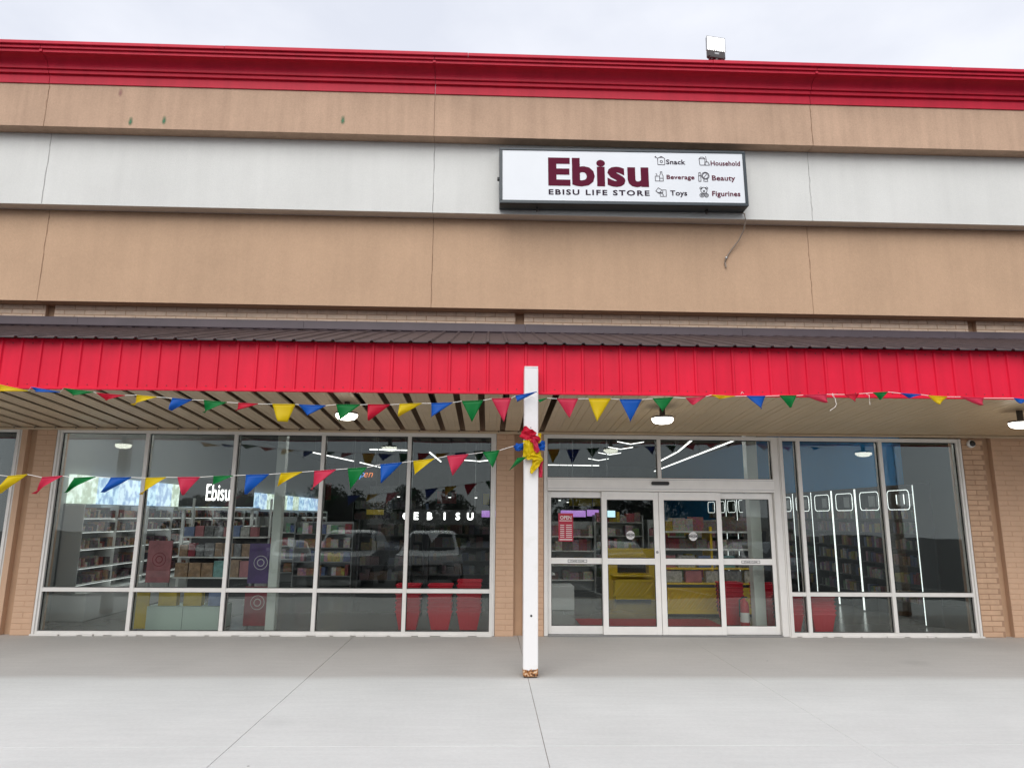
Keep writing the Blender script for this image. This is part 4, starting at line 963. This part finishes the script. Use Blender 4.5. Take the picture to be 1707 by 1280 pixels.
for i, (x, y) in enumerate(((-.95, 5.0), (.15, 5.1), (.72, 5.2), (1.25, 7.0), (1.75, 7.0), (2.2, 9.2), (-4.9, 3.2), (-3.6, 5.0))):
    t = thing('spot_light', ['ceiling spot above the letters of the hanging sign, left', 'ceiling spot above the letters of the hanging sign, middle', 'ceiling spot above the letters of the hanging sign, right', 'ceiling spot behind the left door leaf, left', 'ceiling spot behind the left door leaf, right', 'ceiling spot behind the second door leaf', 'ceiling spot behind the second window pane', 'ceiling spot behind the third window pane'][i], 'lamp', (x - 1.0 if i < 3 else x, y, 2.05 if i < 6 else 2.35), group='small shop spot lights')
    MB().lathe([(.035, 0), (.045, .03), (.04, .12), (.012, .125)], 0, 0, 12).build('housing', 'shelf_dark', t)
    MB().lathe([(.002, -.012), (.03, -.008), (.033, -.002)], 0, 0, 12).build('bulb', 'led_letters', t)
    MB().tube([(0, 0, .125), (0, 0, 1.6 if i < 6 else 1.35)], .006, 6).build('stem', 'shelf_dark', t)

# lettered signs inside
hs = thing('hanging_sign', 'dark hanging sign with white glowing letters E B I S U', 'sign', (-1.0, 5.2, 1.62))
MB().box(-.85, .85, .03, .07, -.16, .16, c=.004).build('board', 'int_dark', hs)
for ch, x in (('E', -.58), ('B', -.285), ('I', .04), ('S', .33), ('U', .60)):
    MB().text(ch, x, -.05, .03, h=.15, bold=.03, d=.012, align='C').build('letter', 'led_letters', hs)
s = MB(); s.lathe([(.075, -.012), (.075, 0)], -.80, .03, 18, 'y', .02); s.build('emblem', 'led_letters', hs)
for x in (-.7, .7): MB().tube([(x, .05, .16), (x, .05, 1.58)], .006, 6).build('hanger', 'steel', hs)
es = thing('wall_sign', 'dark board with white glowing Ebisu lettering above the display shelves', 'sign', (-5.05, 3.1, 1.88))
MB().box(-.75, .62, .02, .08, -.10, .42, c=.004).build('board', 'int_dark', es)
MB().text('Ebisu', -.25, .02, .02, h=.30, width=.44, bold=.004, d=.012).build('letter', 'led_letters', es)
MB().box(-.75, .62, .02, .5, -.16, -.11).build('shelf', 'shelf_white', es)
for x in (-.70, .57): MB().box(x, x + .05, .1, .15, -1.88, -.16).build('upright', 'shelf_white', es)
ns = thing('neon_sign', 'coloured neon script reading Open behind the fourth pane', 'sign', (-2.86, 4.6, 2.44))
ns.scale = (.62, .62, .62)
for ch, x, k in (('O', 0, 'neon_pink'), ('p', .19, 'neon_blue'), ('e', .35, 'neon_orange'), ('n', .50, 'neon_orange')):
    MB().text(ch, x, 0, 0, h=.21 if ch == 'O' else .15, bold=-.006, shear=.3, d=.01).build('letter', k, ns)
MB().box(-.05, .75, .02, .035, -.12, .30).build('backing', 'int_dark', ns)
for x in (0, .7): MB().tube([(x, .03, .3), (x, .03, 2.0)], .004, 5).build('hanger', 'steel', ns)
def screen(x, y, z, w_, h_, k, label):
    t = thing('menu_screen', label, 'screen', (x, y, z)); MB().box(-w_ / 2, w_ / 2, .012, .06, -h_ / 2, h_ / 2, c=.005).build('casing', 'shelf_dark', t)
    MB().box(-w_ / 2 + .012, w_ / 2 - .012, .004, .011, -h_ / 2 + .012, h_ / 2 - .012).build('display', k, t)
    MB().tube([(0, .04, h_ / 2), (0, .04, 3.75 - z)], .012, 6).build('bracket', 'shelf_dark', t)
screen(.02, 5.6, 1.70, .40, .17, 'screen_purple', 'purple screen behind the right edge of the wide window')
screen(1.95, 5.9, 1.72, .60, .17, 'screen_purple', 'purple screen behind the first door leaf'); screen(2.42, 6.0, 1.74, .30, .17, 'screen_purple', 'small purple screen beside the second leaf')
screen(2.70, 5.6, 1.72, .36, .17, 'screen_blue', 'pale blue screen behind the second door leaf')
screen(-2.6, 6.0, 1.72, .42, .14, 'poster_yellow', 'yellow notice hanging behind the fourth pane')

# window displays
dt = thing('display_table', 'stepped white display table behind the second pane', 'table', (-4.39, .45, 0))
MB().box(-.54, .50, 0, .5, 0, .33, c=.006).build('base_cabinet', 'display_mint', dt); MB().box(-.024, -.020, -.003, .0, .01, .32).build('door_gap', 'gasket', dt)
for z, yy, d_ in ((.70, .46, .3), (1.0, .56, .28), (1.30, .66, .26)):
    MB().box(-.42, .86, yy, yy + d_, z - .022, z, c=.004).build('shelf', 'shelf_white', dt)
for x in (-.42, .83): MB().box(x, x + .03, .94, .97, .33, 1.9).build('upright', 'shelf_white', dt)
for x in (.84,): MB().box(x, x + .02, .42, .9, .0, .72).build('side_panel', 'shelf_white', dt)
MB().box(-.42, .86, .95, .965, .33, 1.45).build('back_panel', 'int_dark', dt)
BOXC = ['poster_yellow', 'poster_yellow', 'screen_off', 'poster_purple', 'poster_pink', 'poster_red', 'box_teal', 'box_white', 'box_tan', 'box_grey']
mat('screen_off', (0.18, 0.24, 0.42), 0.4, var=.2, vscale=15); mat('box_teal', (0.16, 0.34, 0.33), 0.4, var=.35, vscale=15); mat('box_white', (0.45, 0.44, 0.42), 0.4, var=.5, vscale=18)
mat('box_tan', (0.32, 0.20, 0.12), 0.4, var=.4, vscale=18); mat('box_grey', (0.20, 0.20, 0.21), 0.4, var=.6, vscale=22)
def toy_box(x, y, z, w_, h_, k, label, group):
    o = MB().box(0, w_, 0, .12, 0, h_, c=.003).build('toy_box', k); o.location = (x, y, z); tag(o, label, 'box', group); return o
for x, w_, k, lb in ((-4.80, .26, 'poster_yellow', 'left yellow toy box on the low white cabinet'), (-4.44, .26, 'poster_yellow', 'right yellow toy box on the low white cabinet'), (-4.08, .2, 'screen_off', 'blue-grey toy box at the right end of the low white cabinet')):
    toy_box(x, .50, .333, w_, .25, k, lb, 'toy boxes on the low cabinet')
for row, (z, yy, hh, lb) in enumerate(((.70, .92, .24, 'colourful toy box on the lowest shelf of the display table'), (1.0, 1.02, .20, 'small printed toy box on the middle shelf of the display table'), (1.30, 1.12, .17, 'small dark toy box on the top shelf of the display table'))):
    x = -4.79; nb_ = 0
    while x < -3.68:
        w_ = rn.uniform(.10, .17) * (1.35 if row == 0 else 1); k = rn.choice([['box_teal', 'box_tan', 'box_white', 'poster_pink'], ['box_white', 'box_grey', 'box_tan', 'poster_red'], ['box_grey', 'box_white', 'screen_off', 'poster_pink']][row])
        if x + w_ < -3.55: toy_box(x, yy, z + .002, w_, hh * rn.uniform(.82, 1.05), k, lb + ', %s from the left' % ['first', 'second', 'third', 'fourth', 'fifth', 'sixth', 'seventh', 'eighth', 'ninth', 'tenth', 'eleventh'][nb_], ['toy boxes on the lowest shelf', 'toy boxes on the middle shelf', 'toy boxes on the top shelf'][row])
        x += w_ + .012; nb_ += 1
def poster(name, x, y, z0, w_, h_, k, label, extra=None):
    t = thing(name, label, 'poster', (x, y, z0))
    MB().box(-w_ / 2, w_ / 2, 0, .02, 0, h_, c=.002).build('board', k, t)
    if extra: extra(t)
    MB().box(-w_ / 2 + .02, -w_ / 2 + .05, .02, .05, -z0, h_).build('stand', 'shelf_metal', t); MB().box(w_ / 2 - .05, w_ / 2 - .02, .02, .05, -z0, h_).build('stand', 'shelf_metal', t)
def emblem_rings(t, z, k='sticker_white'):
    s = MB(); s.stroke(circ(0, z, .10, 18), .008, -.001, .001); s.stroke(circ(0, z, .05, 12), .012, -.001, .001); s.build('printed_emblem', k, t)
poster('poster_stand', -5.02, .46, .02, .22, .58, 'poster_yellow', 'yellow toy poster low behind the second pane', lambda t: MB().text('TACHU', 0, .53, -.001, h=.035, width=.17, bold=.01, d=.001, align='C').build('lettering', 'black', t))
poster('poster_stand', -5.03, .9, .62, .36, .62, 'poster_pink', 'pink poster beside the toy boxes in the second pane', lambda t: emblem_rings(t, .34, 'poster_red'))
poster('poster_stand', -3.40, .60, .04, .38, .56, 'poster_red', 'dark red poster low beside the white column', lambda t: emblem_rings(t, .33))
poster('poster_stand', -3.40, .62, .64, .36, .58, 'poster_purple', 'purple poster above the dark red one', lambda t: emblem_rings(t, .30))

# stacks of shopping baskets
def basket(loc, group, label, z):
    t = thing('shopping_basket', label, 'basket', (loc[0], loc[1], z), group=group)
    s = MB(); wb, wt, db, dt_, h = .125, .175, .10, .135, .26
    lo = [(-wb, -db, 0), (wb, -db, 0), (wb, db, 0), (-wb, db, 0)]; hi = [(-wt, -dt_, h), (wt, -dt_, h), (wt, dt_, h), (-wt, dt_, h)]
    s.quad(*lo[::-1])
    for i in range(4): j = (i + 1) % 4; s.quad(lo[i], lo[j], hi[j], hi[i])
    o = s.build('tub', 'basket_red', t); sm = o.modifiers.new('wall', 'SOLIDIFY'); sm.thickness = .006
    s = MB()
    for i in range(4):
        j = (i + 1) % 4; s.tube([hi[i], hi[j]], .013, 6)
    for k in range(7):
        x = -.15 + k * .05; s.tube([(x * .8, -db - .002, .02), (x, -dt_ + .004, h - .02)], .005, 4)
    s.build('rim', 'basket_red', t)
    s = MB()
    for q in (-1, 1): s.tube([(-wt - .012, q * .05, h - .03), (-wt - .014, q * .06, h - .07)], .008, 5); s.tube([(wt + .012, q * .05, h - .03), (wt + .014, q * .06, h - .07)], .008, 5)
    s.build('handle', 'black', t)
    return t
b0 = None
NTH = ['first', 'second', 'third', 'fourth', 'fifth', 'sixth', 'seventh', 'eighth', 'ninth', 'tenth']
for (x, y, n_, g, lb) in ((-1.17, .62, 7, 'left of the three basket stacks', 'red shopping basket in the left of the three stacks'), (-.70, .62, 7, 'middle of the three basket stacks', 'red shopping basket in the middle of the three stacks'), (-.27, .62, 8, 'right of the three basket stacks', 'red shopping basket in the right of the three stacks'), (4.47, .42, 5, 'basket stack behind the narrow pane', 'red shopping basket stacked behind the narrow pane'), (4.95, .42, 5, 'basket stack right of the narrow pane', 'red shopping basket stacked right of the narrow pane'), (3.86, 1.15, 7, 'basket stack behind the fire extinguisher', 'red shopping basket stacked behind the fire extinguisher'), (4.36, 1.0, 7, 'basket stack right of the white column', 'red shopping basket in the stack right of the white column')):
    for k in range(n_):
        if b0 is None: b0 = basket((x, y), g, lb + ', lowest one', .004); continue
        c = copy_tree(b0); c.location = (x + rn.uniform(-.004, .004), y, .004 + k * .062); c['label'] = lb + ', ' + NTH[k] + ' from the floor'; c['group'] = g

# behind the doors
t = thing('doormat', 'red entrance mat on the shop floor behind the doors', 'mat', (2.4, 1.15, 0))
MB().box(-.95, 1.25, -.80, .50, 0, .012, c=.004).build('carpet', 'mat_red', t)
t = thing('fire_extinguisher', 'red fire extinguisher on the floor beside the white column', 'extinguisher', (3.93, .72, 0))
MB().lathe([(.06, 0), (.068, .02), (.068, .34), (.055, .39), (.025, .42), (.022, .45)], 0, 0, 18).build('cylinder', 'ext_red', t, True)
MB().box(-.03, .05, -.012, .012, .45, .47).build('lever', 'black', t); MB().tube([(-.02, 0, .46), (-.08, -.02, .42), (-.085, -.02, .18)], .011, 8).build('hose', 'black', t)
MB().lathe([(.0685, .10), (.0685, .24)], 0, 0, 18).build('instruction_label', 'sticker_white', t)
def slat_counter(x0, x1, y, label, h=.62):
    t = thing('slat_counter', label, 'counter', ((x0 + x1) / 2, y, 0)); w_ = (x1 - x0) / 2
    MB().box(-w_, w_, .02, .55, .05, h - .12).build('carcass', 'yellow_fixture', t); MB().box(-w_ - .02, w_ + .02, -.02, .6, h - .02, h, c=.004).build('top', 'yellow_slat', t)
    MB().box(-w_ + .03, w_ - .03, .04, .5, 0, .05).build('plinth', 'shelf_dark', t)
    MB().box(-w_, w_, -.0, .02, h - .12, h - .07).build('rail', 'yellow_fixture', t); MB().box(-w_, w_, .0, .02, .05, .12).build('rail', 'yellow_fixture', t)
    n_ = int(2 * w_ / .10)
    for k in range(n_):                                            # diagonal slats
        x = -w_ + .06 + k * .10
        Mx = Matrix.Translation((x, .008, h * .46)) @ Matrix.Rotation(R(40), 4, 'Y')
        MB().box(-.020, .020, -.008, .008, -.17, .17, c=.003, M=Mx).build('slat', 'yellow_slat', t)
    return t
slat_counter(3.0, 4.75, 1.95, 'yellow slatted counter behind the right door leaves', .55)
slat_counter(2.55, 3.3, 4.0, 'yellow counter with dark opening behind the second door leaf', .50)
t = thing('toy_shelf', 'yellow shelf stacked with boxes above the slatted counter', 'shelf', (3.9, 2.05, 0))
for z in (.80, 1.12, 1.42): MB().box(-.9, .9, .0, .5, z - .03, z, c=.004).build('board', 'yellow_fixture' if z < 1 else 'shelf_white', t)
for x in (-.9, -.02, .86): MB().box(x, x + .04, .02, .48, .55, 1.5).build('upright', 'yellow_fixture', t)
for k, (x, c_) in enumerate(((3.08, 'box_white'), (3.42, 'poster_pink'), (3.78, 'box_white'), (4.12, 'box_grey'), (4.45, 'box_white'))):
    o = toy_box(x, 2.06, .555, .28, .19, c_, 'patterned box on the slatted counter, %s from the left' % CH[k], 'patterned boxes on the slatted counter')
for k, (x, c_, w_) in enumerate(((3.04, 'poster_pink', .22), (3.3, 'box_white', .3), (3.66, 'screen_off', .3), (4.02, 'box_teal', .28), (4.36, 'box_grey', .3))):
    toy_box(x, 2.08, .802, w_, .2, c_, 'box on the toy shelf above the counter, %s from the left' % CH[k], 'boxes on the toy shelf')
t = thing('photo_booth', 'yellow booth with a dark opening behind the second door leaf', 'booth', (2.95, 4.3, 0))
s = MB()
for a in ((-.5, -.3, 0, .6, 0, 1.0), (.35, .6, 0, .6, 0, 1.0), (-.3, .35, 0, .6, 0, .52), (-.3, .35, 0, .6, .84, 1.0)): s.box(*a)
s.build('carcass', 'yellow_fixture', t); MB().box(-.3, .35, .3, .32, .52, .84).build('inner_panel', 'int_dark', t)
t = thing('white_plinth', 'low white stepped plinth behind the first door leaf', 'plinth', (1.35, 2.75, 0))
MB().box(-.28, .22, 0, .5, 0, .42, c=.006).build('block', 'shelf_white', t); MB().box(-.60, -.285, .05, .5, 0, .25, c=.006).build('step', 'shelf_white', t)
MB().box(-.6, -.12, .05, .4, .60, .63, c=.004).build('ledge', 'shelf_white', t); MB().box(-.55, -.5, .2, .25, .25, .6).build('leg', 'shelf_metal', t)
# gondola rows in the middle of the shop
gm = MB(); gp = MB(); gp2 = MB(); gd = MB()
GL = ['dark shelf rack behind the third pane', 'dark shelf rack behind the fourth pane', 'dark shelf rack behind the last pane of the wide window', 'shelf rack behind the first door leaf', 'shelf rack behind the second door leaf', 'shelf rack behind the third door leaf', 'white shelf rack behind the third pane near the lit wall', 'tall shelf rack deep behind the fourth pane']
for k, (x0, x1, y, h) in enumerate(((-4.3, -3.0, 5.6, 1.5), (-2.7, -1.6, 4.6, 1.55), (-1.4, .3, 6.2, 1.45), (1.0, 2.3, 4.9, 1.55), (2.4, 3.5, 5.6, 1.7), (3.6, 5.2, 5.6, 1.6), (-5.4, -4.5, 6.5, 1.6), (-3.8, -1.8, 9.5, 2.0))):
    t = thing('shelf_rack', GL[k], 'shelving', ((x0 + x1) / 2, y, 0), group='free-standing shelf racks'); w_ = (x1 - x0) / 2
    MB().box(-w_, w_, .35, .37, .1, h).build('back_panel', 'shelf_dark' if k in (1, 2, 7) else 'shelf_metal', t); MB().box(-w_, w_, 0, .36, 0, .1).build('plinth', 'shelf_dark', t)  # racks behind the last panes carry the dim interior's shade in their metal colour
    for x in (-w_, w_ - .025): MB().box(x, x + .025, 0, .38, .1, h).build('upright', 'shelf_dark' if k in (1, 2, 7) else 'shelf_metal', t)
    z = .34
    while z < h - .1:
        MB().box(-w_ + .03, w_ - .03, .02, .35, z - .02, z).build('shelf', 'shelf_white' if k in (3, 6) else ('shelf_dark' if k in (1, 2, 7) else 'shelf_metal'), t)
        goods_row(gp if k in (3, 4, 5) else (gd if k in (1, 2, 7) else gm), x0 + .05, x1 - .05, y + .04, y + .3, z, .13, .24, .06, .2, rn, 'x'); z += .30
tag(gd.build('shaded_goods', 'goods_shaded'), 'packed goods with shade in their colour on the racks behind the fourth and last pane', 'goods', kind='stuff')
tag(gm.build('shelf_goods', 'goods'), 'packed goods on the racks in the middle of the shop', 'goods', kind='stuff')
tag(gp.build('plush_goods', 'goods_plush'), 'soft toys and parcels on the racks behind the doors', 'goods', kind='stuff')
for z in (1.122, 1.42):
    goods_row(gp2, 3.02, 4.76, 2.10, 2.45, z, .12, .27, .07, .24, rn, 'x', 1.0)
for z in (1.122, 1.42): pass
tag(gp2.build('plush_pile', 'goods_plush'), 'pile of soft toys and parcels on the toy shelf above the yellow counter', 'goods', kind='stuff')
# high promotional panels along the back
rn2 = random.Random(5)
for k, (x, z, w_, h_, c_) in enumerate(((-5.6, 2.6, .9, .7, 'poster_red'), (-3.4, 2.55, 1.4, .6, 'box_grey'), (-1.4, 2.4, .8, .5, 'poster_red'), (.1, 2.35, .7, .45, 'yellow_fixture'), (1.6, 2.4, 1.4, .6, 'box_grey'), (3.3, 2.5, 1.5, .8, 'yellow_fixture'), (-2.4, 1.9, 1.0, .5, 'screen_off'))):
    o = MB().box(-w_ / 2, w_ / 2, 0, .03, -h_ / 2, h_ / 2).build('wall_panel', c_); o.location = (x * 1.25, 18.94, z); tag(o, ['red panel on the back wall at far left', 'wide grey panel on the back wall', 'red panel on the back wall near the middle', 'small yellow panel on the back wall', 'grey panel on the back wall behind the doors', 'large yellow panel on the back wall behind the doors', 'blue-grey panel low on the back wall'][k], 'panel')

# ================================================================== car park behind the camera, mirrored in the glass
def car(label, x, y, rz, paint, kind='suv'):
    t = thing('parked_car', label, 'car', (x, y, lot_z(y)), rz, group='cars in the car park')
    Wd = .92
    if kind == 'suv':
        side = [(-2.2, .45), (-2.25, .75), (-2.15, 1.02), (-.95, 1.12), (-.30, 1.62), (.3, 1.70), (1.75, 1.66), (2.15, 1.15), (2.22, .5), (1.9, .32), (-1.9, .32)]; hood = 1.05
        gh = [(-.88, 1.12), (-.28, 1.58), (.3, 1.645), (1.70, 1.60), (2.03, 1.14)]
    else:
        side = [(-2.25, .40), (-2.3, .62), (-2.15, .85), (-1.05, .95), (-.25, 1.38), (.6, 1.43), (1.35, 1.32), (1.9, 1.02), (2.3, .98), (2.32, .5), (2.0, .28), (-2.0, .28)]; hood = .9
        gh = [(-.98, .95), (-.24, 1.34), (.6, 1.39), (1.30, 1.28), (1.78, 1.02)]
    zs = max(q[1] for q in side)
    # shell: centre profile and side profile tucked in towards the roof (tumblehome)
    def wd(z): return Wd - (.0 if z < hood else (z - hood) / (zs - hood) * .22) - (.05 if z < .42 else 0)
    s = MB(); n_ = len(side); rows = []
    for f in (-1, -.86, 0, .86, 1):
        r_ = []
        for (a, z) in side:
            yy = f * wd(z); zz = z + (.035 * (1 - f * f) if z > hood else 0) - (.03 if abs(f) == 1 and z > hood else 0)
            xx = a + (.14 * f * f if a < -1.9 else (-.10 * f * f if a > 2.0 else 0)); r_.append((yy, xx, zz))
        rows.append(r_)
    n0_ = 0
    for r_ in rows: s.v += r_
    for i in range(4):
        for j in range(n_):
            k = (j + 1) % n_; s.f.append((i * n_ + j, i * n_ + k, (i + 1) * n_ + k, (i + 1) * n_ + j)); s.mi.append(0)
    s.f.append(tuple(range(n_))); s.f.append(tuple(4 * n_ + j for j in range(n_))[::-1]); s.mi += [0, 0]
    s.build('body', paint, t)
    for sd in (-1, 1):
        s = MB(); off = .006
        pts = [(sd * (wd(z) + off - (.0 if z < 1.2 else 0)), a + .05 * (1 if i < 2 else -1), z + .02 if i in (0, 4) else z - .03) for i, (a, z) in enumerate(gh)]
        s.quad(*(pts if sd > 0 else pts[::-1])); o = s.build('side_window', 'car_glass', t); o.modifiers.new('g', 'SOLIDIFY').thickness = .01
    a, b_ = gh[0], gh[1]
    def screen_quad(p, q, dy):
        s = MB(); s.quad((-wd(p[1]) + .12, p[0] + dy, p[1] + .04), (wd(p[1]) - .12, p[0] + dy, p[1] + .04), (wd(q[1]) - .10, q[0] + dy, q[1] + .02), (-wd(q[1]) + .10, q[0] + dy, q[1] + .02)); return s
    o = screen_quad((a[0] - .03, a[1]), (b_[0] - .03, b_[1] + .01), -.04).build('windscreen', 'car_glass', t); o.modifiers.new('g', 'SOLIDIFY').thickness = .012
    o = screen_quad((gh[4][0] + .05, gh[4][1]), (gh[3][0] + .05, gh[3][1]), .05).build('rear_window', 'car_glass', t); o.modifiers.new('g', 'SOLIDIFY').thickness = .012
    zf = .78 if kind == 'suv' else .64
    for sd in (-1, 1):
        MB().box(sd * .60 - .16, sd * .60 + .16, -2.275 + .10, -2.12 + .1, zf - .06, zf + .08, c=.03).build('headlight', 'headlight', t)
        MB().box(sd * 1.02 - .09, sd * 1.02 + .09, -.80, -.68, hood + .07, hood + .20, c=.03).build('wing_mirror', paint, t)
        for yy in (-1.38, 1.36):
            wl = MB(); wl.lathe([(.20, -.11), (.33, -.11), (.345, -.07), (.345, .07), (.33, .11), (.20, .11)], 0, 0, 24, 'y')
            me = wl.mesh('tyre', 'tyre'); o = link('wheel', me, t, (sd * .80, yy, .345), (0, 0, R(90)))
            MB().lathe([(.02, -.10), (.10, -.115), (.205, -.105), (.205, .105), (.10, .115), (.02, .10)], 0, 0, 20, 'y').build('rim', 'rim', o)
    MB().box(-.55, .55, -2.30, -2.2, zf - .20, zf - .02, c=.02).build('grille', 'shelf_dark', t)
    MB().box(-.62, .62, -2.29, -2.15, .36, .46, c=.02).build('lower_bumper', 'shelf_dark', t)
    MB().box(-.17, .17, -2.312, -2.302, zf - .19, zf - .09).build('number_plate', 'plate', t)
    return t
car('white sport utility car mirrored in the last pane of the wide window', -1.75, -12.2, R(180), 'car_white', 'suv')
car('silver sport utility car mirrored at the mullion before the last pane', -4.35, -12.4, R(180), 'car_silver', 'suv')
car('white saloon car mirrored in the third and fourth panes', -9.5, -24.0, R(160), 'car_white', 'sedan')
car('dark sport utility car mirrored in the third pane', -12.6, -17.5, R(90), 'car_dark', 'suv')
car('silver saloon car mirrored in the right window', 9.0, -13.0, R(180), 'car_silver', 'sedan')
car('white saloon car mirrored beside the doors', 5.6, -21.0, R(0), 'car_white', 'sedan')
# far side of the car park: low shops and trees
fb = thing('far_shops', 'long low beige shop row across the car park', 'building', (5, -125, -1.1))
MB().box(-55, 55, -12, 0, 0, 5.2).build('wall', 'mall_wall', fb); MB().box(-55.2, 55.2, -.5, .25, 3.6, 5.6).build('parapet', 'mall_band', fb)
me = MB().box(-1.6, 1.6, -.05, .06, .3, 2.9).mesh('shop_window', 'car_glass')
for k in range(26): link('shop_window', me, fb, (-51 + k * 4.1, 0.02, 0))
def tree(x, y, h, seed, label):
    rt = random.Random(seed); t = thing('tree', label, 'tree', (x, y, -1.0), group='trees beyond the car park')
    s = MB(); s.tube([(0, 0, 0), (.05, .0, h * .3), (.1, .05, h * .6), (0, 0, h * .85)], [.22, .17, .11, .04], 8)
    for k in range(9):
        a = rt.uniform(0, 6.28); z = h * rt.uniform(.3, .7); l = h * rt.uniform(.2, .34)
        s.tube([(.05, 0, z), (math.cos(a) * l * .5, math.sin(a) * l * .5, z + l * .35), (math.cos(a) * l, math.sin(a) * l, z + l * .6)], [.08, .05, .02], 5)
    s.build('trunk', 'bark', t)
    c = MB(); cl = [(rt.gauss(0, h * .24), rt.gauss(0, h * .2), h * rt.uniform(.28, .92), h * rt.uniform(.09, .17)) for _ in range(34)]
    for _ in range(5200):
        cx, cy, cz, cr = rt.choice(cl); d = Vector((rt.gauss(0, 1), rt.gauss(0, 1), rt.gauss(0, 1))).normalized() * cr * rt.uniform(.55, 1.05)
        p = Vector((cx, cy, cz)) + d; u = Vector((rt.gauss(0, 1), rt.gauss(0, 1), rt.gauss(0, 1))).normalized() * .19; v = u.cross(Vector((rt.gauss(0, 1), rt.gauss(0, 1), rt.gauss(0, 1)))).normalized() * .11
        c.quad(p - u, p - v, p + u, p + v)
    c.build('crown', 'leaf', t)
NT = ['first', 'second', 'third', 'fourth', 'fifth', 'sixth', 'seventh', 'eighth', 'ninth', 'tenth', 'eleventh', 'twelfth', 'thirteenth']
rt2 = random.Random(77)
for k in range(13):
    tree(-40 + k * 6.0 + rt2.uniform(-1.2, 1.2), -82 + rt2.uniform(-5, 5), rt2.uniform(6.5, 8.5), 40 + k, 'green tree across the car park, %s from the left as mirrored' % NT[k])
